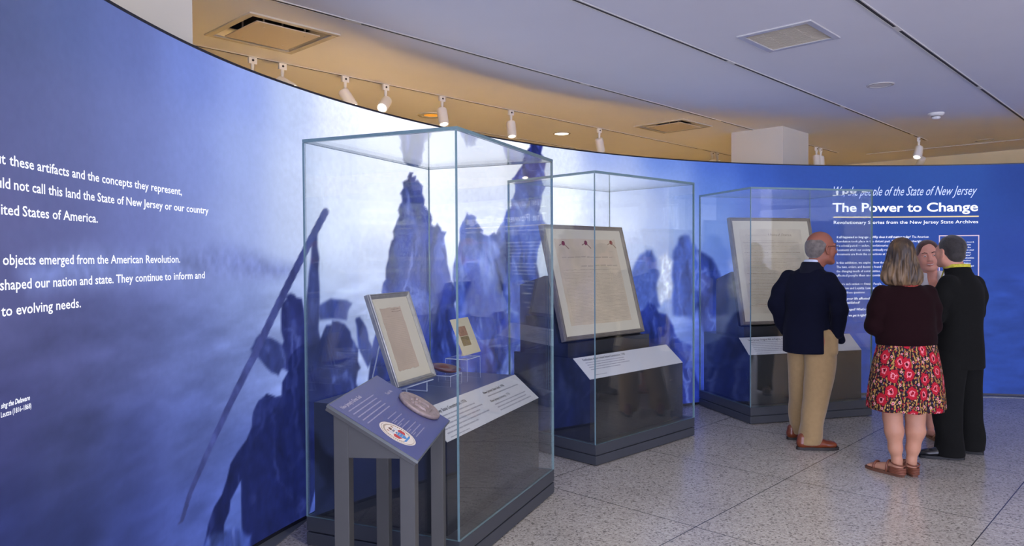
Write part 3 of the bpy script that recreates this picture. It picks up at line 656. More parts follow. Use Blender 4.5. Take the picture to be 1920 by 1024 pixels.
# ---------------------------------------------------------------- framed documents
def parchment(name, rgb):
    return pmat(name, rgb, .85, noise=.10, nscale=7)
def tilt_fn(F, P, lift=0.):
    a0, b0, z0, tilt = P
    o = F(a0, b0, z0); U = Vector(F.d); V = Vector(F.e) * math.sin(tilt) + Vector((0, 0, math.cos(tilt)))
    Nn = U.cross(V)
    if Nn.dot(Vector(F.e)) > 0: Nn = -Nn          # towards the reader
    return lambda u, v, l=lift: o + U * u + V * v + Nn * l
def framed(F, P, w, h, mw, dep, m_frame, label, doc, m_doc, lines, group, seals=None):
    f = tilt_fn(F, P)
    root = thing('framed_document', label, 'framed document', f(w / 2, 0, -dep / 2), group)
    # mitred moulding: stepped profile (inset, lift)
    prof = [(0, -dep), (0, -.016), (.002, -.014), (.002, -.005), (.005, 0), (mw * .28, 0), (mw * .36, -.007), (mw * .50, -.009), (mw * .56, -.005), (mw * .80, -.010), (mw, -.014), (mw, -dep)]
    m = MB(); n = len(prof); cor = lambda i: [(i, i), (w - i, i), (w - i, h - i), (i, h - i)]
    vs = []
    for i, l in prof: vs += [f(u, v, l) for u, v in cor(i)]
    fs = []
    for k in range(n):
        k2 = (k + 1) % n
        for c in range(4): fs.append((k * 4 + c, k * 4 + (c + 1) % 4, k2 * 4 + (c + 1) % 4, k2 * 4 + c))
    m.add(vs, fs); m.build('moulding', m_frame, root)
    def slab(u0, v0, u1, v1, l0, l1): return [f(u0, v0, l0), f(u1, v0, l0), f(u1, v1, l0), f(u0, v1, l0), f(u0, v0, l1), f(u1, v0, l1), f(u1, v1, l1), f(u0, v1, l1)]
    m = MB(); m.hexa(slab(mw * .9, mw * .9, w - mw * .9, h - mw * .9, -.022, -.017)); m.build('mat_board', M_MAT, root)
    u0, v0, u1, v1 = doc
    m = MB(); r = random.Random(len(label)); N = 14; e = .0035
    rim = [(u0 + (u1 - u0) * i / N, v0 + r.uniform(-e, e)) for i in range(N)] + [(u1 + r.uniform(-e, e), v0 + (v1 - v0) * i / N) for i in range(N)] + [(u1 - (u1 - u0) * i / N, v1 + r.uniform(-e, e)) for i in range(N)] + [(u0 + r.uniform(-e, e), v1 - (v1 - v0) * i / N) for i in range(N)]
    q = len(rim); A = [f(u, v, -.0168) for u, v in rim]; B = [f(u, v, -.0150) for u, v in rim]
    m.add(A + B, [tuple(range(q))[::-1], tuple(range(q, 2 * q))] + [(i, (i + 1) % q, q + (i + 1) % q, q + i) for i in range(q)])
    dobj = m.build('document', m_doc, root)
    k = MB(); hd = MB(); lines(hd, k, lambda u, v: f(u, v, -.0146)); hd.build('heading', [M_SEPIA, M_SEPIAD], dobj); k.build('handwriting', [M_SEPIA, M_SEPIAD], dobj)
    if seals:
        for su, sv in seals:
            k = MB(); rr = random.Random(int(su * 1000)); nn = 16
            ring = [(su + .017 * math.cos(6.283 * i / nn) * rr.uniform(.85, 1.2), sv + .021 * math.sin(6.283 * i / nn) * rr.uniform(.85, 1.15)) for i in range(nn)]
            A = [f(u, v, -.0146) for u, v in ring]; B = [f(su + (u - su) * .8, sv + (v - sv) * .8, -.006) for u, v in ring]
            k.add(A + B, [tuple(range(nn))[::-1], tuple(range(nn, 2 * nn))] + [(i, (i + 1) % nn, nn + (i + 1) % nn, nn + i) for i in range(nn)])
            s = k.build('wax_seal', M_WAX, dobj); s['label'] = 'dark red wax seal'
            k = MB()
            for du, dv in ((-.055, -.02), (.06, -.05)):
                L_ = math.hypot(du, dv); px_, py_ = -dv / L_ * .004, du / L_ * .004
                k.hexa([f(su - px_, sv - py_, -.0146), f(su + px_, sv + py_, -.0146), f(su + du + px_, sv + dv + py_, -.0146), f(su + du - px_, sv + dv - py_, -.0146),
                        f(su - px_, sv - py_, -.0125), f(su + px_, sv + py_, -.0125), f(su + du + px_, sv + dv + py_, -.0125), f(su + du - px_, sv + dv - py_, -.0125)])
            k.build('ribbon', M_RIBBON, dobj)
    return root
M_SEPIA = pmat('sepia_ink', (184, 167, 140), .9); M_SEPIAD = pmat('dark_sepia_ink', (148, 128, 104), .9)
M_WAX = pmat('red_sealing_wax', (130, 36, 32), .35, noise=.2, nscale=60); M_RIBBON = pmat('faded_ribbon', (150, 120, 92), .8)
M_SILVER = pmat('silver_leaf_moulding', (172, 168, 158), .34, metal=.55, noise=.12, nscale=26)
M_BRONZE = pmat('pewter_moulding', (140, 130, 116), .42, metal=.3, noise=.10, nscale=20)
def hand(k, f, x0, x1, y, h, r, mi=0, amp=.25):
    """a line of cursive as a run of short uneven strokes"""
    x = x0
    while x < x1:
        w = r.uniform(2.5, 7) * h
        w = min(w, x1 - x); a = r.uniform(-amp, amp) * h; hh = h * r.uniform(.6, 1.25)
        k.add([f(x, y + a), f(x + w, y + a + r.uniform(-.1, .1) * h), f(x + w, y + a + hh), f(x, y + a + hh * r.uniform(.8, 1.1))], [(0, 1, 2, 3)], mi)
        x += w + h * r.uniform(.5, 1.4)
def l1(hd, k, f):
    r = random.Random(8)
    for i, b in enumerate((.452, .438)): hand(hd, f, .19, .285, b, .004, r, 1)
    hand(k, f, .10, .2, .412, .003, r)
    for i in range(27): hand(k, f, .086, .284, .396 - .0108 * i, .0026, r, 0)
def l2(hd, k, f):
    r = random.Random(9)
    hand(hd, f, .17, .86, .708, .013, r, 0); hand(k, f, .4, .9, .628, .014, r, 0); hand(k, f, .16, .93, .596, .006, r)
    for i in range(36): hand(k, f, .15, .92 if r.random() > .15 else r.uniform(.4, .85), .572 - .0122 * i, .0034, r, 0)
def l3(hd, k, f):
    r = random.Random(10)
    put_text(hd, f, 'Congress of the', .17, .42, .935, .022, 0, .35, 1, 0); put_text(hd, f, 'United States,', .44, .73, .937, .028, 0, .35, 1, 1)
    for i in range(4): hand(k, f, .2, .5, .885 - .018 * i, .004, r)
    for i in range(44):
        y = .865 - .0158 * i
        hand(k, f, .14 if i % 7 else .13, .80 if r.random() > .2 else r.uniform(.35, .7), y, .0036, r, 1 if i % 7 == 0 else 0)
framed(FC[0], (.218, .491, .88, .354), .434, .555, .030, .040, M_SILVER, 'silver framed narrow handwritten page leaning on a clear easel', (.076, .088, .298, .466), parchment('tan_paper', (194, 173, 146)), l1, 'framed documents in the cases')
framed(FC[1], (.116, .402, .92, .263), 1.08, 1.0, .036, .055, M_BRONZE, 'large framed parchment with three red wax seals along its top', (.116, .121, .94, .878), parchment('pale_parchment', (210, 192, 160)), l2, 'framed documents in the cases', ((.221, .837), (.518, .842), (.876, .848)))
framed(FC[2], (.195, .42, .91, .235), .983, 1.136, .034, .055, M_BRONZE, 'tall framed parchment with a large handwritten heading, behind the navy blazer', (.105, .114, .85, 1.012), parchment('grey_parchment', (208, 197, 170)), l3, 'framed documents in the cases')

# acrylic supports and small exhibits in the nearest case
F = FC[0]
def acr_sheet(m, O, U, V, Wv):
    """thin clear sheet: big faces clear, rims bright; Wv is the thin direction"""
    O, U, V, Wv = map(Vector, (O, U, V, Wv))
    if U.cross(V).dot(Wv) < 0: U, V = V, U
    p = [O, O + U, O + U + V, O + V, O + Wv, O + U + Wv, O + U + V + Wv, O + V + Wv]
    m.add(p, [(0, 3, 2, 1), (4, 5, 6, 7), (0, 1, 5, 4), (1, 2, 6, 5), (2, 3, 7, 6), (3, 0, 4, 7)], [0, 0, 1, 1, 1, 1])
def riser(a0, a1, b0, b1, top, label):
    root = thing('acrylic_riser', label, 'riser', F((a0 + a1) / 2, (b0 + b1) / 2, .797), 'clear acrylic risers')
    m = MB(); acr_sheet(m, F(a0, b0, top - .005), Vector(F.d) * (a1 - a0), Vector(F.e) * (b1 - b0), (0, 0, .005)); m.build('top_sheet', [M_ACR, M_ACRE], root)
    for a in (a0, a1 - .005):
        m = MB(); acr_sheet(m, F(a, b0, .798), Vector(F.e) * (b1 - b0), (0, 0, top - .005 - .799), Vector(F.d) * .005); m.build('leg_sheet', [M_ACR, M_ACRE], root)
riser(.955, 1.15, .44, .60, .945, 'taller clear acrylic riser holding the small cream card')
riser(.745, .90, .45, .62, .868, 'lower clear acrylic riser under the reddish brown dish')
# acrylic easel under the silver frame
root = thing('acrylic_easel', 'clear acrylic easel propping the silver framed page', 'easel', F(.43, .58, .797))
Pz = (.218, .491, .88, .354); tf = tilt_fn(F, Pz)
m = MB()
q = [tf(.08, -.010, .012), tf(.36, -.010, .012), tf(.36, -.010, -.05), tf(.08, -.010, -.05)]
nrm = (tf(0, 1) - tf(0, 0)) * -.006
m.hexa([p + nrm for p in q] + q, 1); m.build('ledge', [M_ACR, M_ACRE], root)
m = MB(); acr_sheet(m, tf(.09, -.005, -.051), tf(.35, 0) - tf(.09, 0), tf(0, .35) - tf(0, 0), (tf(0, 0, 0) - tf(0, 0, .005))); m.build('back_rest', [M_ACR, M_ACRE], root)
for u in (.10, .33):
    m = MB(); A = tf(u, -.016, -.02); A2 = Vector((A.x, A.y, .803)); B = tf(u, .34, -.056); B2 = B + Vector(F.e) * .10; B2.z = .803
    m.tube([A, A2], .004, 8); m.tube([B, B2], .004, 8); m.tube([A2, B2], .004, 8); m.build('rod', M_ACRE, root)
# small mounted card with two notes
Pc = (.93, .45, .97, .402); tc_ = tilt_fn(F, Pc)
root = thing('mounted_banknotes', 'small cream card with two old notes, propped on the taller acrylic riser', 'card', tc_(.125, 0, 0))
def tslab(m, t, u0, v0, u1, v1, l0, l1, mi=0): m.hexa([t(u0, v0, l0), t(u1, v0, l0), t(u1, v1, l0), t(u0, v1, l0), t(u0, v0, l1), t(u1, v0, l1), t(u1, v1, l1), t(u0, v1, l1)], mi)
m = MB(); tslab(m, tc_, 0, 0, .251, .25, -.004, 0); m.build('card', pmat('cream_card', (216, 206, 172), .8), root)
m = MB(); tslab(m, tc_, .042, .128, .160, .194, .0002, .0012); o = m.build('banknote', pmat('reddish_old_note', (168, 128, 100), .85, noise=.2, nscale=50), root); o['label'] = 'reddish note'
m = MB(); tslab(m, tc_, .045, .060, .158, .124, .0002, .0012); o2 = m.build('banknote', pmat('olive_old_note', (140, 124, 78), .85, noise=.2, nscale=50), root); o2['label'] = 'olive note'
m = MB(); r = random.Random(4)
for u0, v0, u1, v1 in ((.050, .116, .153, .1185), (.050, .065, .153, .0675), (.050, .065, .053, .118), (.150, .065, .153, .118)): tslab(m, tc_, u0, v0, u1, v1, .0012, .0016)
m.lathe([(.011, 0), (.016, 0), (.016, .0004), (.011, .0004)], tc_(.1, .092, .0012), tc_(0, 0, 1) - tc_(0, 0, 0), 20)
for i in range(3): put_dashes(m, lambda u, v: tc_(u, v, .0016), .06, .145, .107 - .016 * i - (.004 if i else 0), .003, r)
m.build('note_print', M_SEPIAD, o2)
m = MB(); m.prism([tc_(.10, .16, -.004), tc_(.10, .01, -.004), tc_(.10, .01, -.07)], tc_(.15, 0, 0) - tc_(.10, 0, 0)); m.build('strut', M_MAT, root)
root = None
# card foot: small acrylic lip so the card rests on the riser
# reddish brown shallow dish on the lower riser
ctr = F(.83, .535, .872)
m = MB(); prof = [(0, .0), (.03, .0), (.062, .012), (.088, .036), (.094, .052), (.088, .052), (.060, .020), (.03, .009), (0, .008)]
m.lathe(prof, (0, 0, 0), (.0, .0, 1), 40)
dish = m.build('wooden_dish', pmat('red_brown_lacquer', (92, 38, 24), .3, noise=.35, nscale=14, coat=.3), None, True)
dish.location = ctr + Vector((0, 0, .006)); dish.rotation_euler = (.10, .16, .3); dish.scale = (1.05, 1.05, .62)
tag(dish, 'shallow reddish brown dish half hidden behind the silver frame', 'dish')

# ---------------------------------------------------------------- lectern with touchable plaque
LO = Vector((-.376, 2.879, .80)); LU = Vector((.089, .996, 0)); LN = Vector((-.996, .089, 0)); LT = 1.028; LW, LH = .719, .424
LV = LN * math.sin(LT) + Vector((0, 0, math.cos(LT))); LNrm = LU.cross(LV)
if LNrm.z < 0: LNrm = -LNrm
def lp(u, n, z): return Vector((LO.x, LO.y, 0)) + LU * u + LN * n + Vector((0, 0, z))
def lf(u, v, l=0.): return LO + LU * u + LV * v + LNrm * l
M_STAND = pmat('mid_grey_paint', (75, 75, 74), .5, noise=.04, nscale=9, bump=.03, bscale=50)
M_PLAQ = pmat('slate_blue_plaque', (78, 82, 128), .35)
M_PEDGE = pmat('dull_metal_edge', (108, 112, 110), .4, metal=.5)
M_MEDAL = pmat('worn_pewter', (158, 142, 138), .5, metal=.35, noise=.16, nscale=34, bump=.6, bscale=46)
M_PLFINE = pmat('fine_plaque_print', (146, 144, 172), .6)
M_PLTXT = pmat('cream_plaque_print', (178, 172, 188), .6)
tagroot = thing('lectern', 'grey four-legged slant-top lectern with a blue plaque and pewter medallion', 'lectern', lp(LW / 2, LH * .4, 0))
zt = lambda n: .80 + n / math.tan(LT) - .026                     # underside of the sloping top at depth n
ND = LH * math.sin(LT)
for u0 in (.02, LW - .085):
    for n0 in (.018, ND - .075):
        m = MB(); a, b = u0, u0 + .065; c, d = n0, n0 + .062
        m.hexa([lp(a, c, 0), lp(b, c, 0), lp(b, d, 0), lp(a, d, 0), lp(a, c, zt(c)), lp(b, c, zt(c)), lp(b, d, zt(d)), lp(a, d, zt(d))])
        bevel(m.build('leg', M_STAND, tagroot), .003)
for u0 in (.022, LW - .040):
    m = MB(); a, b = .080, ND - .075
    m.prism([lp(u0, a, .800 if zt(a) > .81 else zt(a) - .02), lp(u0, b, .800), lp(u0, b, zt(b)), lp(u0, a, zt(a))], LU * .018)
    m.build('side_panel', M_STAND, tagroot)
m = MB(); m.prism([lp(.085, ND - .06, .80), lp(LW - .085, ND - .06, .80), lp(LW - .085, ND - .06, zt(ND - .06)), lp(.085, ND - .06, zt(ND - .06))], LN * .018); m.build('back_panel', M_STAND, tagroot)
m = MB(); tslab(m, lf, 0, 0, LW, LH, -.028, -.012); bevel(m.build('top_board', M_STAND, tagroot), .002)
m = MB(); tslab(m, lf, -.004, -.004, LW + .002, LH + .002, -.0118, -.0008); tslab(m, lf, .001, .001, LW - .003, LH - .003, -.0008, .0012, 1)
pl = m.build('plaque', [M_PEDGE, M_PLAQ], tagroot)
r = random.Random(6); g = lambda u, v: lf(u, v, .0018)
k = MB(); put_text(k, g, "New Jersey's Great Seal", .041, .297, .368, .019, .02); k.build('plaque_title', M_PLTXT, pl)
k = MB(); put_text(k, g, 'Touch Me', .528, .620, .305, .016, .02); k.build('touch_prompt', M_PLTXT, pl)
k = MB()
for i, b in enumerate((.415, .40, .40, .405, .40)): put_dashes(k, g, .052, b, .344 - .0228 * i, .0055, r)
k.build('plaque_paragraph', M_PLFINE, pl)
k = MB()
for i, b in enumerate((.378, .40, .36, .37, .405, .41, .40)):
    put_dashes(k, g, .232, b, .212 - .024 * i, .0042, r)
    if i in (1, 2, 4, 5): put_dashes(k, g, .232, .282, .212 - .024 * i - .009, .0036, r)
k.build('plaque_list', M_PLFINE, pl)
# medallion: raised rim, low relief
m = MB(); m.lathe([(0, .001), (.104, .001), (.110, .006), (.110, .016), (.106, .021), (.098, .021), (.094, .017), (.088, .019), (.074, .019), (.072, .017), (0, .017)], lf(.623, .158), LNrm, 56)
me_ = m.build('medallion', M_MEDAL, tagroot, True)
k = MB(); mc = lambda u, v, l: lf(.623 + u, .158 + v, l)
def relief(k, pts, l0, l1):
    n = len(pts); cu = sum(p[0] for p in pts) / n; cv = sum(p[1] for p in pts) / n
    A = [mc(u, v, l0) for u, v in pts]; B = [mc(cu + (u - cu) * .75, cv + (v - cv) * .8, l1) for u, v in pts]
    k.add(A + B, [tuple(range(n, 2 * n))] + [(i, (i + 1) % n, n + (i + 1) % n, n + i) for i in range(n)])
relief(k, [(-.022, -.03), (0, -.042), (.022, -.03), (.024, .008), (-.024, .008)], .017, .024)
for sx in (-1, 1):
    relief(k, [(sx * .028, -.046), (sx * .052, -.046), (sx * .050, -.01), (sx * .046, .022), (sx * .034, .022), (sx * .030, -.005)], .017, .026)
    relief(k, [(sx * .04 + .010 * math.cos(a), .033 + .011 * math.sin(a)) for a in [i * .785 for i in range(8)]], .017, .026)
relief(k, [(-.018, .012), (.018, .012), (.016, .03), (-.016, .03)], .017, .024)
relief(k, [(-.014, .034), (.004, .034), (.018, .044), (.012, .056), (-.002, .060), (-.012, .050)], .017, .025)
relief(k, [(-.055, -.05), (.055, -.05), (.045, -.060), (-.045, -.060)], .017, .022)
k.build('relief', M_MEDAL, me_)
# printed coloured seal on the plaque
sc = lambda u, v, l: lf(.140 + u, .137 + v, l)
def flat(k, pts, l0, l1, mi):
    n = len(pts); A = [sc(u, v, l0) for u, v in pts]; B = [sc(u, v, l1) for u, v in pts]
    k.add(A + B, [tuple(range(n))[::-1], tuple(range(n, 2 * n))] + [(i, (i + 1) % n, n + (i + 1) % n, n + i) for i in range(n)], mi)
circ = lambda r_, cx=0, cy=0, n=40, sy=1.: [(cx + r_ * math.cos(6.2832 * i / n), cy + sy * r_ * math.sin(6.2832 * i / n)) for i in range(n)]
k = MB()
flat(k, circ(.086), .0012, .0018, 0); flat(k, circ(.079), .0018, .0021, 1); flat(k, circ(.077), .0021, .0023, 0)
for i in range(44):
    a = 6.2832 * i / 44
    if -2.3 < math.atan2(math.sin(a), math.cos(a)) < -.85: continue
    p = (.066 * math.cos(a), .066 * math.sin(a)); ta = (-math.sin(a) * .003, math.cos(a) * .003); na = (math.cos(a) * .0045, math.sin(a) * .0045)
    flat(k, [(p[0] - ta[0] - na[0], p[1] - ta[1] - na[1]), (p[0] + ta[0] - na[0], p[1] + ta[1] - na[1]), (p[0] + ta[0] + na[0], p[1] + ta[1] + na[1]), (p[0] - ta[0] + na[0], p[1] - ta[1] + na[1])], .0023, .0025, 1)
flat(k, circ(.056), .0023, .0025, 0)
flat(k, [(.021 * math.cos(a), -.016 + .027 * math.sin(a)) for a in [6.2832 * i / 18 for i in range(18)]], .0025, .0029, 2)          # blue shield
flat(k, [(-.050, -.020), (-.024, -.030), (-.020, .004), (-.030, .012), (-.052, .002)], .0025, .0028, 3); flat(k, [(.050, -.020), (.024, -.030), (.020, .004), (.030, .012), (.052, .002)], .0025, .0028, 3)
for sx in (-1, 1):
    flat(k, [(sx * .018, .010), (sx * .034, .008), (sx * .034, .030), (sx * .024, .034)], .0028, .0031, 4); flat(k, circ(.0062, sx * .029, .039, 14), .0028, .0031, 5)
flat(k, [(-.012, .016), (.012, .016), (.012, .027), (-.012, .027)], .0025, .0029, 6)
flat(k, [(-.010, .030), (.005, .030), (.013, .036), (.010, .043), (-.002, .047), (-.010, .040)], .0025, .0029, 7)
for i in range(3): flat(k, [(-.010, -.024 + .012 * i), (.010, -.024 + .012 * i), (.008, -.021 + .012 * i), (-.008, -.021 + .012 * i)], .0029, .0032, 8)
flat(k, [(-.046, -.043), (.046, -.043), (.034, -.052), (-.034, -.052)], .0025, .0028, 2)
k.build('printed_seal', [pmat('seal_cream', (214, 204, 192), .6), pmat('seal_tan', (150, 134, 112), .6), pmat('seal_blue', (70, 132, 190), .6), pmat('seal_red', (186, 62, 60), .6), pmat('seal_robe', (190, 196, 206), .6), pmat('seal_skin', (176, 132, 108), .6), pmat('seal_grey', (130, 134, 150), .6), pmat('seal_brown', (112, 84, 74), .6), pmat('seal_gold', (206, 180, 110), .6)], pl)
# ---------------------------------------------------------------- ceiling fittings
GDv = Vector((GD[0], GD[1], 0)); GNv = Vector((GN[0], GN[1], 0))
def gbox(m, a0, p0, z0, a1, p1, z1, mi=0): return m.obox(grid(a0, p0, z0), GDv * (a1 - a0), GNv * (p1 - p0), (0, 0, z1 - z0), mi)
def ring_frame(m, a0, p0, a1, p1, w, z0, z1, mi=0):
    gbox(m, a0, p0, z0, a1, p0 + w, z1, mi); gbox(m, a0, p1 - w, z0, a1, p1, z1, mi)
    gbox(m, a0, p0 + w, z0, a0 + w, p1 - w, z1, mi); gbox(m, a1 - w, p0 + w, z0, a1, p1 - w, z1, mi)
M_THROAT = pmat('dark_duct', (84, 82, 80), .8)
M_SATIN = pmat('satin_white_metal', (206, 204, 200), .25, metal=.2)
def diffuser(h, label):
    a0, a1, p0, p1 = h; ac, pc = (a0 + a1) / 2, (p0 + p1) / 2
    t = thing('ceiling_diffuser', label, 'air vent', grid(ac, pc, CEIL), 'square ceiling air diffusers')
    m = MB(); ring_frame(m, a0 - .012, p0 - .012, a1 + .012, p1 + .012, .045, CEIL - .010, CEIL + .004); bevel(m.build('frame', M_SATIN, t), .004)
    # sloped inner collar
    m = MB(); w = .033; q = .085
    o = [(a0 + w, p0 + w), (a1 - w, p0 + w), (a1 - w, p1 - w), (a0 + w, p1 - w)]; i = [(a0 + q, p0 + q), (a1 - q, p0 + q), (a1 - q, p1 - q), (a0 + q, p1 - q)]
    vs = [grid(*c, CEIL + .002) for c in o] + [grid(*c, CEIL + .05) for c in i] + [grid(*c, CEIL + .006) for c in o] + [grid(*c, CEIL + .054) for c in i]
    m.add(vs, [(k, (k + 1) % 4, 4 + (k + 1) % 4, 4 + k) for k in range(4)] + [(8 + k, 12 + k, 12 + (k + 1) % 4, 8 + (k + 1) % 4) for k in range(4)]); m.build('collar', M_SATIN, t)
    m = MB(); gbox(m, a0 + .005, p0 + .005, CEIL + .2, a1 - .005, p1 - .005, CEIL + .21)
    ring_frame(m, a0 + .002, p0 + .002, a1 - .002, p1 - .002, .006, CEIL + .004, CEIL + .2); m.build('duct_box', M_THROAT, t)
    m = MB(); r = .232; gbox(m, ac - r, pc - r, CEIL - .016, ac + r, pc + r, CEIL - .008)
    for k in (-1, 1):
        for j in (-1, 1): m.obox(grid(ac + k * .15, pc + j * .15, CEIL - .02), GDv * .012, GNv * .012, (0, 0, .2))
    bevel(m.build('drop_plate', pmat('diffuser_plate', (196, 186, 176), .5), t), .004)
diffuser(HOLES[0], 'square ceiling air diffuser beside the near white column')
diffuser(HOLES[1], 'square ceiling air diffuser in front of the far white column')
a0, a1, p0, p1 = HOLES[2]
t = thing('ceiling_grille', 'square return-air grille with fine louvres in the white ceiling', 'air vent', grid((a0 + a1) / 2, (p0 + p1) / 2, CEIL))
m = MB(); ring_frame(m, a0 - .012, p0 - .012, a1 + .012, p1 + .012, .045, CEIL - .010, CEIL + .004); bevel(m.build('frame', M_SATIN, t), .003)
m = MB(); gbox(m, a0 + .003, p0 + .003, CEIL + .15, a1 - .003, p1 - .003, CEIL + .16); ring_frame(m, a0 + .002, p0 + .002, a1 - .002, p1 - .002, .006, CEIL + .004, CEIL + .15); m.build('duct_box', pmat('grey_duct', (70, 66, 60), .8), t)
m = MB(); n = 17
for i in range(n):
    a = a0 + .035 + (a1 - a0 - .07) * i / (n - 1); gbox(m, a - .003, p0 + .03, CEIL - .004, a + .003, p1 - .03, CEIL + .018)
for j in range(1, 4):
    p = p0 + .03 + (p1 - p0 - .06) * j / 4; gbox(m, a0 + .03, p - .003, CEIL - .002, a1 - .03, p + .003, CEIL + .018)
m.build('louvre', pmat('cream_louvre', (206, 196, 176), .5), t)

def downlight(x, y, r, lit, label, warm=False):
    t = thing('recessed_downlight', label, 'ceiling light', (x, y, CEIL), 'round recessed downlights')
    m = MB(); m.lathe([(r * .80, -.002), (r * .84, -.008), (r, -.006), (r * 1.04, .0), (r * .8, .0)], (x, y, CEIL), n=36); m.build('trim_ring', M_SATIN, t, True)
    m = MB(); m.lathe([(0, -.0035), (r * .82, -.0035), (r * .82, -.001), (0, -.001)], (x, y, CEIL), n=36); m.build('lens', M_LENS if lit else M_LENSOFF, t)
downlight(3.345, 6.655, .112, False, 'unlit round downlight in the white ceiling near the smoke detector')
downlight(.63, 9.16, .107, True, 'bright lit round downlight above the curved display wall')
downlight(6.36, 9.87, .107, False, 'dim round downlight in the brown ceiling near the cream back wall')
# angled gimbal downlight behind a track spot
t = thing('gimbal_downlight', 'orange-glowing gimbal downlight partly behind a track spotlight', 'ceiling light', tuple(grid(5.14, -6.1, CEIL)))
gx = grid(5.14, -6.1, CEIL)
m = MB(); m.lathe([(.085, -.002), (.09, -.008), (.15, -.008), (.155, 0), (.085, 0)], gx, n=32); m.build('trim_ring', M_SATIN, t, True)
m = MB(); m.lathe([(0, -.003), (.085, -.003), (.085, -.001), (0, -.001)], gx, n=32); m.build('lens', emat('amber_glow', (226, 150, 50), 1.0), t)

px, py = 4.617, 7.979
t = thing('smoke_detector', 'small white smoke detector on the ceiling', 'smoke detector', (px, py, CEIL))
m = MB(); m.lathe([(0, 0), (.078, 0), (.080, -.012), (.066, -.030), (.05, -.034), (0, -.034)], (px, py, CEIL), n=36); m.build('base', M_WHITE, t, True)
m = MB(); m.lathe([(.042, -.034), (.045, -.052), (.030, -.066), (0, -.068)], (px, py, CEIL), n=30); m.build('sensor_cap', M_WHITE, t, True)
m = MB(); m.lathe([(.0445, -.037), (.0462, -.037), (.0462, -.043), (.0445, -.043)], (px, py, CEIL), n=30); m.build('vent_slot', M_DARKSLOT, t)

def track(al0, al1, pe, label, cross=None):
    P = (lambda a: grid(a, pe, CEIL)) if cross is None else (lambda a: grid(cross, a, CEIL))
    D_, N_ = (GDv, GNv) if cross is None else (GNv, GDv)
    t = thing('lighting_track', label, 'lighting track', P((al0 + al1) / 2), 'lighting tracks let into the ceiling')
    ln = al1 - al0; m = MB(); m.obox(P(al0) - N_ * .011 - Vector((0, 0, .004)), D_ * ln, N_ * .022, (0, 0, .0035)); m.build('channel', M_DARKSLOT, t)
    for sgn in (-1, 1):
        m = MB(); m.obox(P(al0) + N_ * (sgn * .015 - .004) - Vector((0, 0, .006)), D_ * ln, N_ * .008, (0, 0, .0058)); m.build('lip', M_TRIM, t)
    a = al0 + 1.1
    while a < al1 - .2:
        m = MB(); m.obox(P(a) - N_ * .012 - Vector((0, 0, .0065)), D_ * .12, N_ * .024, (0, 0, .006)); a += 2.44
        m.build('coupler', M_TRIM, t)
track(-.6, 11.45, -1.5596, 'lighting track beyond the return-air grille and smoke detector, with no spotlights')
track(-.6, 10.95, -2.7783, 'lighting track running past the smoke detector side of the ceiling to one spotlight')
track(1.6, 8.51, -4.0581, 'lighting track across the ceiling that ends at the far white column')
track(9.31, 11.3, -4.0581, 'short lighting track behind the far white column holding two spotlights')
track(1.0, 10.8, -5.3174, 'lighting track above the curved wall carrying the row of white spotlights')
track(4.6, 9.2, -6.52, 'lighting track just above the rim of the curved wall, behind the row of spotlights')
track(-3.8, 1.6, 0, 'lighting track crossing in front of the cream back wall', cross=11.80)

M_SPOT = pmat('spotlight_white_enamel', (236, 234, 228), .4)
def spotlight(pos, aim, label, lit=True, drop=.125, power=0):
    x, y = pos[0], pos[1]; aim = Vector(aim).normalized()
    t = thing('track_spotlight', label, 'spotlight', (x, y, CEIL), 'white track spotlights')
    m = MB(); m.obox(Vector((x, y, CEIL - .055)) - GDv * .032 - GNv * .012, GDv * .064, GNv * .024, (0, 0, .05)); m.build('adapter', M_SPOT, t)
    m = MB(); m.lathe([(0, .0), (.009, 0), (.009, .003), (0, .003)], Vector((x, y, CEIL - .028)) - GNv * -.012, GNv, 14)
    m.lathe([(0, .0), (.009, 0), (.009, .003), (0, .003)], Vector((x, y, CEIL - .028)) + GNv * -.012, -GNv, 14); m.build('screw', M_DARKSLOT, t)
    piv = Vector((x, y, CEIL - drop))
    m = MB(); m.tube([(x, y, CEIL - .055), piv], [.015, .010], 12); m.build('stem', M_SPOT, t)
    c = piv + aim * .045 + Vector((0, 0, -.035)); b = c - aim * .085
    m = MB(); m.lathe([(0, 0), (.040, .0), (.047, .006), (.049, .02), (.049, .155), (.047, .168), (.041, .170), (.040, .158), (0, .158)], b, aim, 28); m.build('head', M_SPOT, t, True)
    m = MB(); m.lathe([(0, .160), (.036, .160), (.036, .163), (0, .163)], b, aim, 24); m.build('lens', M_LENS if lit else M_LENSOFF, t)
    if power:
        spot_lamp('spot_lamp', b + aim * .172, b + aim * 2, power, 1.0, (1, .64, .24), .03, .6)
g5 = lambda al: tuple(grid(al, -5.3174))
spotlight(g5(2.70), (.7, .1, -.8), 'track spotlight with only its stem showing above the rim, beside the near column', power=3500)
spotlight(g5(2.95), (.78, -.38, -.5), 'track spotlight half behind the rim, its small bright lens facing right', power=3500)
spotlight(g5(3.53), (.52, -.12, -.82), 'track spotlight tilted steeply, its lens just touching the rim of the curved wall', power=3500)
spotlight(g5(3.95), (-.12, -.8, -.55), 'track spotlight turned to face the viewer, its round lens glowing', power=2000)
spotlight(g5(4.61), (.16, -.30, -.92), 'track spotlight in front of the orange gimbal downlight', power=3500)
spotlight(g5(5.56), (.08, -.25, -.95), 'track spotlight pointing straight down between the gimbal and the lit downlight', power=3500)
spotlight(g5(7.09), (.22, .45, -.85), 'track spotlight next to the lit downlight, turned away with no lens in view', power=1700)
spotlight(g5(9.84), (0, 0, -1), 'spotlight mostly hidden by the rim beside the far column, first of two', power=200)
spotlight(g5(9.99), (0, 0, -1), 'spotlight mostly hidden by the rim and close against the far column', power=0)
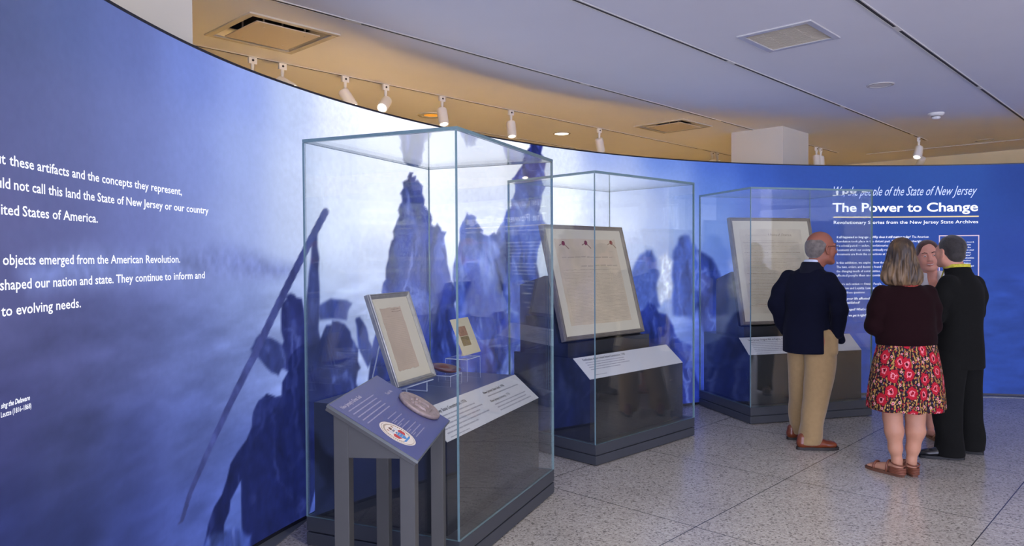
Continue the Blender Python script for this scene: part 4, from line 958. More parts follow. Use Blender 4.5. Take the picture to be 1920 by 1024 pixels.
spotlight(tuple(grid(10.50, -4.0581)), (0, -.2, -.97), 'lit spotlight next to the far column, first of a close pair', power=200)
spotlight(tuple(grid(10.66, -4.0581)), (0, -.2, -.97), 'lit spotlight second from the far column, in a close pair', power=0)
spotlight(tuple(grid(10.62, -2.7783)), (-.4, -.35, -.85), 'single spotlight near the end of the track above the title lettering', power=200)
spotlight(tuple(grid(11.80, -3.05)), (.1, .75, -.6), 'small spotlight lighting the cream back wall with an amber glow', power=200)
spotlight(tuple(grid(11.80, .2)), (.3, .75, -.7), 'spotlight lighting the cream back wall beyond the single spotlight', power=800)
# ---------------------------------------------------------------- people: signed-distance modelling, one surface per garment
class Field:
    def __init__(s, lo, hi, h):
        s.lo = np.array(lo, float); s.h = h; s.n = np.ceil((np.array(hi) - s.lo) / h).astype(int) + 1
        s.F = np.full(s.n, .2, np.float32)
    def _blk(s, lo, hi):
        i0 = np.clip(np.floor((np.array(lo) - s.lo) / s.h).astype(int), 0, s.n); i1 = np.clip(np.ceil((np.array(hi) - s.lo) / s.h).astype(int) + 1, 0, s.n)
        if (i1 <= i0).any(): return None, None, None, None
        ax = [(s.lo[k] + s.h * np.arange(i0[k], i1[k])).astype(np.float32) for k in range(3)]
        return tuple(slice(a, b) for a, b in zip(i0, i1)), ax[0][:, None, None], ax[1][None, :, None], ax[2][None, None, :]
    def put(s, lo, hi, fn, k=.02, sub=False):
        m = k + 3 * s.h
        sl, X, Y, Z = s._blk(np.array(lo) - m, np.array(hi) + m)
        if sl is None: return s
        d = fn(X, Y, Z).astype(np.float32); f = s.F[sl]
        if sub:
            d = -d; hh = np.maximum(k - np.abs(f - d), 0) / k; s.F[sl] = np.maximum(f, d) + hh * hh * k * .25
        else:
            hh = np.maximum(k - np.abs(f - d), 0) / k; s.F[sl] = np.minimum(f, d) - hh * hh * k * .25
        return s
    def cap(s, a, b, ra, rb=None, k=.02, flat=None, sub=False):
        """rounded cone; flat=(direction, factor) squashes its section along a direction"""
        rb = ra if rb is None else rb; a = np.array(a, float); b = np.array(b, float); ab = b - a; l2 = ab @ ab + 1e-9; R = max(ra, rb)
        if flat: fd = np.array(flat[0], float); fd /= np.linalg.norm(fd); fs = 1 / flat[1] - 1
        def fn(X, Y, Z):
            px, py, pz = X - a[0], Y - a[1], Z - a[2]
            t = np.clip((px * ab[0] + py * ab[1] + pz * ab[2]) / l2, 0, 1)
            qx, qy, qz = px - t * ab[0], py - t * ab[1], pz - t * ab[2]
            d2 = qx * qx + qy * qy + qz * qz
            if flat:
                e = qx * fd[0] + qy * fd[1] + qz * fd[2]; d2 = d2 + e * e * ((1 + fs) ** 2 - 1)
            r = ra + (rb - ra) * t; d = np.sqrt(d2) - r
            return d * (flat[1] * .5 + .5) if flat else d
        return s.put(np.minimum(a, b) - R, np.maximum(a, b) + R, fn, k, sub)
    def chain(s, pts, rs, k=.02, flat=None):
        for i in range(len(pts) - 1): s.cap(pts[i], pts[i + 1], rs[i], rs[i + 1], k, flat)
        return s
    def ell(s, c, r, M=None, k=.02, sub=False):
        c = np.array(c, float); r = np.array(r, float); M = np.eye(3) if M is None else M; R = r.max()
        def fn(X, Y, Z):
            p = (X - c[0], Y - c[1], Z - c[2]); q0 = 0; q1 = 0
            for i in range(3):
                u = M[0, i] * p[0] + M[1, i] * p[1] + M[2, i] * p[2]
                q0 = q0 + (u / r[i]) ** 2; q1 = q1 + (u / r[i] ** 2) ** 2
            k0 = np.sqrt(q0); return k0 * (k0 - 1) / np.sqrt(q1 + 1e-9)
        return s.put(c - R, c + R, fn, k, sub)
    def loft(s, st, k=.02, rip=None, rnd=.012):
        """stations (z, cx, cy, rx, ry, yaw): elliptical sections stacked in height; rip adds drapery folds"""
        st = sorted(st); zs = np.array([q[0] for q in st]); T = np.array([q[1:6] for q in st]); R = T[:, 2:4].max() + .03
        lo = (T[:, 0].min() - R, T[:, 1].min() - R, zs[0]); hi = (T[:, 0].max() + R, T[:, 1].max() + R, zs[-1])
        def sm(z, col):
            # smooth interpolation through the stations
            sl = np.gradient(T[:, col], zs) if len(zs) > 2 else np.full(len(zs), (T[-1, col] - T[0, col]) / (zs[-1] - zs[0]))
            zc = np.clip(z, zs[0], zs[-1]); i = np.clip(np.searchsorted(zs, zc) - 1, 0, len(zs) - 2); h = zs[i + 1] - zs[i]; t = (zc - zs[i]) / h
            return (2 * t ** 3 - 3 * t ** 2 + 1) * T[i, col] + (t ** 3 - 2 * t ** 2 + t) * h * sl[i] + (-2 * t ** 3 + 3 * t ** 2) * T[i + 1, col] + (t ** 3 - t ** 2) * h * sl[i + 1]
        def fn(X, Y, Z):
            cx, cy, rx, ry, yw = (sm(Z, i) for i in range(5)); c, n = np.cos(yw), np.sin(yw)
            u = (X - cx) * c + (Y - cy) * n; v = -(X - cx) * n + (Y - cy) * c
            if rip is not None:
                f = rip(np.arctan2(v, u), Z); rx = rx + f; ry = ry + f
            q = np.sqrt((u / rx) ** 2 + (v / ry) ** 2); g = np.sqrt((u / rx ** 2) ** 2 + (v / ry ** 2) ** 2) + 1e-6
            d = q * (q - 1) / g
            dz = np.maximum(zs[0] - Z, Z - zs[-1])
            a = np.maximum(d + rnd, 0); b = np.maximum(dz + rnd, 0)
            return np.minimum(np.maximum(d, dz) + rnd, 0) * 1.0 + np.sqrt(a * a + b * b) - rnd
        return s.put(lo, hi, fn, k)
    def folds(s, amp, sx, sz, seed):
        """gentle cloth wrinkles near the surface"""
        sl, X, Y, Z = s._blk(s.lo, s.lo + s.h * s.n)
        n = s.n; X = X * np.ones((1, 1, 1)); r = np.random.RandomState(seed); w = 0
        for i in range(5):
            a = r.uniform(-1, 1, 3) * (sx, sx, sz); w = w + np.sin(a[0] * X + a[1] * Y + a[2] * Z + r.uniform(0, 6))
        s.F += (w * amp / 3).astype(np.float32); return s
    def mesh(s, name, mats, parent, origin):
        F = s.F; n = F.shape; neg = F < 0
        c = np.zeros((n[0] - 1, n[1] - 1, n[2] - 1), np.int8)
        off = [(i, j, k) for i in (0, 1) for j in (0, 1) for k in (0, 1)]
        for i, j, k in off: c += neg[i:n[0] - 1 + i, j:n[1] - 1 + j, k:n[2] - 1 + k]
        I = np.argwhere((c > 0) & (c < 8)); idx = np.full(c.shape, -1, np.int64); idx[tuple(I.T)] = np.arange(len(I))
        val = np.stack([F[I[:, 0] + i, I[:, 1] + j, I[:, 2] + k] for i, j, k in off], 1)
        P = np.zeros((len(I), 3)); cnt = np.zeros(len(I)); O = np.array(off, float)
        for a in range(8):
            for b in range(a + 1, 8):
                if np.abs(O[a] - O[b]).sum() != 1: continue
                va, vb = val[:, a], val[:, b]; x = (va < 0) != (vb < 0); t = np.where(x, va / np.where(x, va - vb, 1), 0)
                P += np.where(x[:, None], O[a] + t[:, None] * (O[b] - O[a]), 0); cnt += x
        P = (P / cnt[:, None] + I) * s.h + s.lo
        Q = []
        for ax in range(3):
            o1, o2 = (ax + 1) % 3, (ax + 2) % 3
            sa = [slice(1, -1)] * 3; sb = [slice(1, -1)] * 3; sa[ax] = slice(0, -1); sb[ax] = slice(1, None)
            A = neg[tuple(sa)]; B = neg[tuple(sb)]; E = np.argwhere(A != B)
            if not len(E): continue
            e = E.copy(); e[:, o1] += 1; e[:, o2] += 1; fl = A[tuple(E.T)]
            def cell(d1, d2):
                q = e.copy(); q[:, o1] -= d1; q[:, o2] -= d2; return idx[tuple(q.T)]
            quad = np.stack([cell(1, 1), cell(0, 1), cell(0, 0), cell(1, 0)], 1)
            quad[~fl] = quad[~fl][:, ::-1]; Q.append(quad)
        Q = np.vstack(Q)
        me = bpy.data.meshes.new(name); me.vertices.add(len(P)); me.vertices.foreach_set('co', P.reshape(-1).astype('f'))
        me.loops.add(Q.size); me.loops.foreach_set('vertex_index', Q.reshape(-1).astype('i'))
        me.polygons.add(len(Q)); me.polygons.foreach_set('loop_start', np.arange(0, Q.size, 4).astype('i')); me.update(calc_edges=True)
        me.polygons.foreach_set('use_smooth', np.ones(len(Q), bool))
        for m in (mats if isinstance(mats, (list, tuple)) else [mats]): me.materials.append(m)
        o = bpy.data.objects.new(name, me); COL.objects.link(o); o.parent = parent
        sm = o.modifiers.new('soften', 'SMOOTH'); sm.factor = .5; sm.iterations = 2
        return o

def rotz(a): c, s = math.cos(a), math.sin(a); return np.array([[c, -s, 0], [s, c, 0], [0, 0, 1]])
def rotx(a): c, s = math.cos(a), math.sin(a); return np.array([[1, 0, 0], [0, c, -s], [0, s, c]])
def roty(a): c, s = math.cos(a), math.sin(a); return np.array([[c, 0, s], [0, 1, 0], [-s, 0, c]])
class Head:
    """head axes: x to the person's right, y forward, z up, origin between the eyes inside the skull"""
    def __init__(s, c, face, pitch=0., roll=0., k=1.0):
        # face: heading angle of the nose measured from +Y towards +X
        s.c = np.array(c, float); s.M = rotz(-face) @ roty(roll) @ rotx(pitch); s.k = k
    def __call__(s, x, y, z): return s.c + s.M @ (np.array([x, y, z]) * s.k)
    def build(s, F, neck, fem=False, rn=.056):
        k = s.k; E = lambda c, r, kk=.02, sub=False, M=None: F.ell(s(*c), np.array(r) * k, s.M if M is None else s.M @ M, kk * k, sub)
        C = lambda a, b, ra, rb=None, kk=.015, **q: F.cap(s(*a), s(*b), ra * k, (rb or ra) * k, kk * k, **q)
        E((0, -.014, .032), (.076, .097, .088)); E((0, .022, -.03), (.062, .068, .082), .03)
        j = .052 if not fem else .046
        for sx in (-1, 1):
            C((sx * j, -.002, -.070), (sx * .018, .066, -.100), .024, .017, .03); E((sx * .040, .056, -.026), (.024, .022, .026), .03)
            C((sx * .050, .070, .021), (sx * .016, .086, .018), .009, .009, .014)
        E((0, .076, -.102), (.020, .017, .016), .02)
        for sx in (-1, 1):
            E((sx * .032, .098, .001), (.020, .020, .012), .014, True)
        C((0, .086, .012), (0, .108, -.028), .008, .0115, .016); E((0, .112, -.034), (.012, .012, .010), .01)
        for sx in (-1, 1): E((sx * .012, .099, -.038), (.009, .011, .008), .008)
        for sx in (-1, 1):
            C((0, .092, -.060), (sx * .022, .081, -.061), .0065, .004, .006); C((0, .092, -.071), (sx * .020, .081, -.069), .007, .004, .006)
            E((sx * .031, .078, .001), (.0135, .0135, .0135), .003)
            M = rotz(sx * .35) @ roty(0); E((sx * .078, -.006, -.012), (.008, .021, .033), .006, False, M); E((sx * .083, -.002, -.012), (.006, .010, .018), .006, True, M); E((sx * .074, .004, -.038), (.009, .010, .012), .008)
        F.cap(s(0, -.022, -.07), neck, rn * k, rn * k * 1.08, .03)
def hand(F, wrist, fdir, pnorm, side, k=1.0, curl=.5):
    """five separate fingers on a palm; fdir along the fingers, pnorm out of the palm, side +1 puts the thumb on fdir x pnorm"""
    w = np.array(wrist, float); f = np.array(fdir, float); f /= np.linalg.norm(f); n = np.array(pnorm, float); n -= f * (n @ f); n /= np.linalg.norm(n); t = np.cross(f, n) * side
    F.cap(w, w + f * .045 * k, .026 * k, .034 * k, .012, flat=(n, .55)); F.cap(w + f * .04 * k, w + f * .080 * k, .036 * k, .037 * k, .012, flat=(n, .42))
    for i, (o, L) in enumerate(((.030, .072), (.010, .080), (-.010, .075), (-.029, .058))):
        b = w + f * (.088 - .004 * abs(i - 1)) * k + t * o * k; p = b; d = f.copy()
        for q, fr in enumerate((.45, .32, .23)):
            d = d * math.cos(curl * (.5 + .5 * q)) + n * math.sin(curl * (.5 + .5 * q)); d /= np.linalg.norm(d)
            e = p + d * L * fr * k; F.cap(p, e, (.0092 - .0009 * q) * k, (.0085 - .0009 * q) * k, .003); p = e
    b = w + f * .022 * k + t * .030 * k; d = f * .62 + t * .62 + n * .45; d /= np.linalg.norm(d); e = b + d * .040 * k
    F.cap(w + f * .02 * k + t * .012 * k, b, .018 * k, .014 * k, .01); F.cap(b, e, .0125 * k, .0105 * k, .006); F.cap(e, e + (d * .6 + f * .5) * .030 * k, .010 * k, .008 * k, .003)
def shoe(F, heel, toe, w=.048, hgt=.075, k=.02):
    h = np.array(heel, float); t = np.array(toe, float); d = (t - h); L = np.linalg.norm(d); d /= L; s = np.array([-d[1], d[0], 0])
    p = lambda f, z: h + d * L * f + np.array([0, 0, z])
    F.cap(p(.13, .048), p(.13, .085), w * .82, w * .78, k, flat=(s, .95)); F.cap(p(.12, .036), p(.5, .036), w * .80, w * .88, k); F.cap(p(.5, .034), p(.82, .030), w * .92, w * .80, k, flat=((0, 0, 1), .72)); F.cap(p(.3, .075), p(.62, .045), w * .72, w * .6, k)
    F.cap(p(.8, .028), p(.88, .026), w * .85, w * .6, k, flat=((0, 0, 1), .7))
def sole(parent, heel, toe, w, m, name='sole', th=.022):
    h = Vector(heel); t = Vector(toe); d = t - h; L = d.length; d.normalize(); s = Vector((-d.y, d.x, 0)); k = MB(); n = 28; pts = []
    for i in range(n):
        a = 2 * math.pi * i / n; x = .5 - .5 * math.cos(a); ww = w * (.86 + .16 * x - .1 * math.sin(math.pi * x * 2)) * abs(math.sin(a)) ** .55 * (1 if math.sin(a) >= 0 else -1)
        pts.append(h + d * L * x + s * ww)
    k.prism(pts, (0, 0, th)); return k.build(name, m, parent, origin=(0, 0, 0))
def cloth(name, rgb, **k):
    a = dict(rough=.9, spec=.2, sheen=.25, bump=.12, bscale=180, noise=.06, nscale=30); a.update(k); return pmat(name, rgb, **a)
def skin(name, rgb):
    m = pmat(name, rgb, .5, spec=.35, noise=.06, nscale=14)
    b = m.node_tree.nodes['Principled BSDF']; b.inputs['Subsurface Weight'].default_value = .12; b.inputs['Subsurface Radius'].default_value = (.012, .005, .003); return m
def person(label, x, y): return thing('person', label, 'person', (x, y, 0), 'visitors talking beside the cases')
def eyes(H, root, col):
    for sx in (-1, 1):
        k = MB(); c = H(sx * .031, .0790, .001); ax = H(sx * .031, 1, .0) - H(sx * .031, 0, .0)
        r = .0145 * H.k; k.lathe([(r * math.sin(a), r * math.cos(a)) for a in (0, .36)], c, ax, 16, 1); k.lathe([(r * math.sin(a), r * math.cos(a)) for a in (.36, .48, .62)], c, ax, 16, 0)
        upv = H(0, 0, 1) - H(0, 0, 0); upv /= np.linalg.norm(upv); c = np.array(c)
        k.v = [tuple(np.array(v) - upv * ((np.array(v) - c) @ upv) * .42) for v in k.v]
        k.build('eye', [M_EYEW, col], root, True, origin=(0, 0, 0)).location = (0, 0, 0)
M_EYEW = pmat('eye_white', (206, 200, 194), .3); M_IRIS = pmat('brown_iris', (58, 40, 30), .2)
def local(o_list): pass

# ---- man in navy blazer, seen from behind his right side, hands in pockets
def man_navy():
    R = person('balding grey-haired man in a navy blazer and khaki trousers, hands in pockets, looking right', 2.52, 6.15)
    H = Head((.075, -.02, 1.668), math.radians(78), .05, .0, 1.17)
    S = skin('ruddy_skin', (150, 92, 72))
    B = Field((-.36, -.36, .0), (.36, .5, 1.86), .0065)
    H.build(B, (.0, .0, 1.48), rn=.058)
    yw = math.radians(40) - math.pi / 2
    B.loft([(.86, -.01, .0, .15, .11, yw), (1.1, -.02, 0, .155, .10, yw), (1.35, -.02, 0, .17, .10, yw), (1.46, -.01, 0, .10, .07, yw)], .03)
    B.chain([(.06, -.11, 1.37), (.135, -.20, 1.16), (.125, -.13, .95)], [.045, .040, .03]); hand(B, (.122, -.125, .945), (-.1, .25, -1), (-.6, .7, 0), 1, 1.05, .25)
    B.chain([(-.11, .13, 1.37), (-.225, .175, 1.19), (-.11, .24, .96)], [.05, .042, .03]); hand(B, (-.105, .24, .95), (.3, .1, -1), (.6, -.6, 0), -1, 1.05, .25)
    B.chain([(.02, -.07, .9), (.02, -.08, .47), (-.055, -.1, .09)], [.08, .055, .04]); B.chain([(-.03, .10, .9), (-.02, .15, .47), (.0, .22, .09)], [.08, .055, .04])
    for hx, hy in ((-.12, -.11), (-.06, .21)): B.cap((hx + .04, hy, .05), (hx + .2, hy + .02, .035), .03, .025)
    B.mesh('body', S, R, None)
    J = Field((-.40, -.40, .70), (.40, .46, 1.60), .0075)
    J.loft([(.79, -.040, .01, .200, .168, yw), (.95, -.036, .012, .193, .158, yw), (1.12, -.03, .01, .183, .140, yw), (1.30, -.025, .0, .205, .140, yw), (1.40, -.02, .0, .200, .122, yw), (1.47, -.015, .0, .135, .095, yw), (1.515, .0, .0, .075, .078, yw)], .03, lambda a, z: .006 * np.sin(3 * a + 9 * z) * np.clip((1.1 - z) * 4, 0, 1))
    J.chain([(.085, -.14, 1.405), (.125, -.195, 1.30), (.142, -.215, 1.16), (.150, -.15, .975)], [.070, .063, .056, .048], .045)
    J.chain([(-.135, .145, 1.415), (-.200, .165, 1.30), (-.228, .175, 1.19), (-.165, .20, 1.04), (-.13, .22, .96)], [.072, .070, .068, .060, .052], .045)
    # right front swept forward by the hand in the pocket, left front hanging below the cuff
    J.cap((.135, .02, 1.15), (.205, .02, .985), .055, .05, .04); J.cap((.20, .0, 1.0), (.240, -.02, .895), .046, .034, .03)
    # opened side vent
    J.put((.03, -.40, .70), (.20, -.02, 1.0), lambda X, Y, Z: np.maximum(np.maximum(np.maximum(.045 - X, X - .21), Z - .985), Y + .035) + 0 * X, .012, True)
    J.chain([(.148, -.19, 1.08), (.152, -.15, .965)], [.058, .050], .015)
    J.folds(.0035, 22, 14, 5)
    J.mesh('blazer', cloth('navy_wool', (15, 17, 33), sheen=.02, spec=.08), R, None)
    K = Field((-.16, -.16, 1.42), (.18, .16, 1.60), .0055)
    K.loft([(1.455, -.012, .0, .118, .108, yw), (1.50, .000, .0, .096, .096, yw), (1.556, .010, -.002, .086, .087, yw)], .01)
    K.cap((.075, .02, 1.56), (.13, .06, 1.44), .045, .05, .02, sub=True)
    K.mesh('collar', cloth('navy_wool_collar', (15, 17, 31), sheen=.03), R, None)
    # sleeve buttons and cuff
    k = MB()
    for i in range(3): k.lathe([(0, 0), (.0065, 0), (.006, .004), (0, .005)], (.186 + .001 * i, -.168 + .006 * i, .985 + .020 * i), (.75, -.65, .05), 12)
    k.build('sleeve_button', pmat('pale_button', (190, 180, 160), .3, metal=.5), R, origin=(0, 0, 0)).location = (0, 0, 0)
    C = Field((-.12, -.12, 1.44), (.16, .14, 1.62), .005)
    C.loft([(1.46, .0, .0, .092, .092, 0), (1.515, .008, .0, .082, .084, 0), (1.575, .022, -.004, .079, .080, 0)], .01); C.mesh('shirt_collar', cloth('pale_blue_cotton', (196, 206, 226)), R, None)
    T = Field((-.26, -.30, .02), (.30, .40, 1.06), .0075)
    fr = lambda p: (lambda a, z: .006 * np.sin(2 * a + 26 * z + p) * np.clip((.55 - z) * 2.2, .15, 1))
    T.loft([(.84, .02, .015, .165, .135, yw + .3), (1.02, .01, .01, .17, .135, yw)], .03)
    T.loft([(.045, -.055, -.10, .088, .100, 0), (.12, -.048, -.10, .088, .100, 0), (.28, -.020, -.095, .092, .098, 0), (.46, .010, -.09, .106, .100, 0), (.62, .035, -.085, .122, .105, 0), (.78, .050, -.060, .130, .092, 0), (.90, .055, -.045, .120, .085, 0), (.96, .03, -.02, .11, .09, 0)], .035, fr(0))
    T.loft([(.055, -.005, .225, .086, .098, 0), (.28, -.02, .18, .09, .095, 0), (.47, -.03, .14, .10, .10, 0), (.66, -.03, .11, .115, .105, 0), (.86, -.01, .09, .13, .11, 0), (.95, 0, .05, .1, .09, 0)], .03, fr(2))
    T.cap((.112, -.125, .94), (.118, -.128, .82), .060, .050, .03)
    T.folds(.005, 18, 26, 8)
    T.mesh('trousers', cloth('khaki_cotton', (152, 126, 88)), R, None)
    SH = pmat('brown_leather', (112, 52, 26), .32, spec=.5, noise=.18, nscale=18); RB = pmat('dark_rubber', (36, 30, 28), .6)
    for he, to in (((-.165, -.115, .012), (.172, -.125, .012)), ((-.12, .215, .012), (.185, .235, .012))):
        f = Field((-.24, he[1] - .09, -.005), (.24, he[1] + .1, .16), .0055); shoe(f, he, to, .050); o = f.mesh('shoe', SH, R, None)
        sole(o, (he[0] - .004, he[1], .002), (to[0] + .004, to[1], .002), .050, RB).location = (0, 0, 0)
    hr = Field((-.14, -.2, 1.55), (.26, .16, 1.86), .005)
    for c, r in (((0, -.036, .020), (.079, .084, .074)), ((0, -.060, -.020), (.068, .052, .055))): hr.ell(H(*c), np.array(r) * H.k, H.M, .02)
    hr.ell(H(0, .075, .095), np.array((.10, .12, .082)) * H.k, H.M @ rotx(-.25), .02, True); hr.ell(H(0, .085, -.02), np.array((.12, .095, .12)) * H.k, H.M, .012, True)
    for sx in (-1, 1): hr.ell(H(sx * .085, .012, -.018), np.array((.03, .034, .042)) * H.k, H.M, .012, True)
    hr.folds(.0012, 120, 60, 3)
    hr.mesh('hair', cloth('grey_hair', (112, 104, 98), rough=.7, noise=.35, nscale=26, bump=.35, bscale=120), R, None)
    eyes(H, R, M_IRIS)
    k = MB()
    for sx in (-1, 1):
        k.tube([H(sx * .031 + .024 * math.cos(a), .104 - .004 * abs(math.cos(a)), -.002 + .019 * math.sin(a)) for a in [6.2832 * i / 20 for i in range(21)]], .0016, 6)
        k.tube([H(sx * .055, .101, .005), H(sx * .079, .05, .010), H(sx * .083, .0, .012), H(sx * .083, -.018, -.006)], .0019, 6)
    k.tube([H(-.008, .105, .002), H(0, .109, .005), H(.008, .105, .002)], .0016, 6)
    o = k.build('spectacles', pmat('dark_wire', (52, 38, 30), .3, metal=.6), R, True, origin=(0, 0, 0)); o.location = (0, 0, 0)
    k = MB()
    for sx in (-1, 1): k.tube([H(sx * .012, .097, .024), H(sx * .032, .093, .029), H(sx * .052, .078, .024)], [.004, .005, .003], 8)
    k.build('eyebrow', pmat('grey_brow', (110, 100, 92), .9), R, True, origin=(0, 0, 0)).location = (0, 0, 0)
man_navy()

# ---- woman in maroon cardigan and floral skirt, from behind
def floral():
    m, N, L = node_mat('floral_cotton'); b = N['Principled BSDF']; b.inputs['Roughness'].default_value = .85; b.inputs['Specular IOR Level'].default_value = .2
    tc = N.new('ShaderNodeTexCoord'); sp = N.new('ShaderNodeSeparateXYZ'); L.new(tc.outputs['Object'], sp.inputs[0])
    at = N.new('ShaderNodeMath'); at.operation = 'ARCTAN2'; L.new(sp.outputs['Y'], at.inputs[0]); L.new(sp.outputs['X'], at.inputs[1])
    mu = N.new('ShaderNodeMath'); mu.operation = 'MULTIPLY'; mu.inputs[1].default_value = .27; L.new(at.outputs[0], mu.inputs[0])
    cb = N.new('ShaderNodeCombineXYZ'); L.new(mu.outputs[0], cb.inputs[0]); L.new(sp.outputs['Z'], cb.inputs[1])
    def vor(scale, feat='F1', r=1., off=0.):
        ad = N.new('ShaderNodeVectorMath'); ad.operation = 'ADD'; ad.inputs[1].default_value = (off, off * 1.7, 0); L.new(cb.outputs[0], ad.inputs[0])
        v = N.new('ShaderNodeTexVoronoi'); v.voronoi_dimensions = '2D'; v.inputs['Scale'].default_value = scale; v.inputs['Randomness'].default_value = r; v.feature = feat; L.new(ad.outputs[0], v.inputs['Vector']); return v
    def mixc(f, a, c):
        n = N.new('ShaderNodeMix'); n.data_type = 'RGBA'; L.new(f, n.inputs[0])
        for i, v in ((6, a), (7, c)):
            if isinstance(v, tuple): n.inputs[i].default_value = (*lin(v), 1)
            else: L.new(v, n.inputs[i])
        return n.outputs[2]
    def lt(src, v):
        n = N.new('ShaderNodeMath'); n.operation = 'LESS_THAN'; L.new(src, n.inputs[0]); n.inputs[1].default_value = v; return n.outputs[0]
    def both(a, c):
        n = N.new('ShaderNodeMath'); n.operation = 'MULTIPLY'; L.new(a, n.inputs[0]); L.new(c, n.inputs[1]); return n.outputs[0]
    # petal wobble
    nz = N.new('ShaderNodeTexNoise'); nz.inputs['Scale'].default_value = 46; L.new(cb.outputs[0], nz.inputs['Vector'])
    def wob(v, k):
        n = N.new('ShaderNodeMath'); n.operation = 'MULTIPLY_ADD'; L.new(nz.outputs['Fac'], n.inputs[0]); n.inputs[1].default_value = k; L.new(v, n.inputs[2]); return n.outputs[0]
    small = vor(62); hs = N.new('ShaderNodeSeparateColor'); L.new(small.outputs['Color'], hs.inputs[0])
    rp = N.new('ShaderNodeValToRGB'); rp.color_ramp.interpolation = 'CONSTANT'; L.new(hs.outputs[0], rp.inputs['Fac']); e = rp.color_ramp.elements
    e[0].position = 0; e[0].color = (*lin((44, 26, 34)), 1); e[1].position = .34; e[1].color = (*lin((150, 112, 54)), 1)
    for p, c in ((.52, (70, 62, 92)), (.60, (140, 28, 42)), (.86, (184, 148, 84)), (.93, (40, 24, 36))): q = e.new(p); q.color = (*lin(c), 1)
    leaf = N.new('ShaderNodeTexWave'); leaf.inputs['Scale'].default_value = 9; leaf.inputs['Distortion'].default_value = 7; leaf.inputs['Detail'].default_value = 2; L.new(cb.outputs[0], leaf.inputs['Vector'])
    base = mixc(lt(small.outputs['Distance'], .42), (34, 20, 30), rp.outputs['Color'])
    base = mixc(both(lt(leaf.outputs['Fac'], .22), lt(small.outputs['Distance'], .5)), base, (166, 128, 66))
    big = vor(7.2, r=.8); bd = wob(big.outputs['Distance'], .34)
    c = mixc(lt(bd, .52), base, (58, 14, 26)); c = mixc(lt(bd, .49), c, (164, 24, 40)); c = mixc(lt(bd, .33), c, (214, 128, 136)); c = mixc(lt(bd, .265), c, (150, 22, 36)); c = mixc(lt(bd, .215), c, (34, 18, 26))
    tiny = vor(14, off=.33, r=.9); td = wob(tiny.outputs['Distance'], .2)
    gt = N.new('ShaderNodeMath'); gt.operation = 'GREATER_THAN'; L.new(bd, gt.inputs[0]); gt.inputs[1].default_value = .56
    c = mixc(both(lt(td, .25), gt.outputs[0]), c, (204, 150, 150)); c = mixc(both(lt(td, .17), gt.outputs[0]), c, (156, 40, 60))
    L.new(c, b.inputs['Base Color']); return m
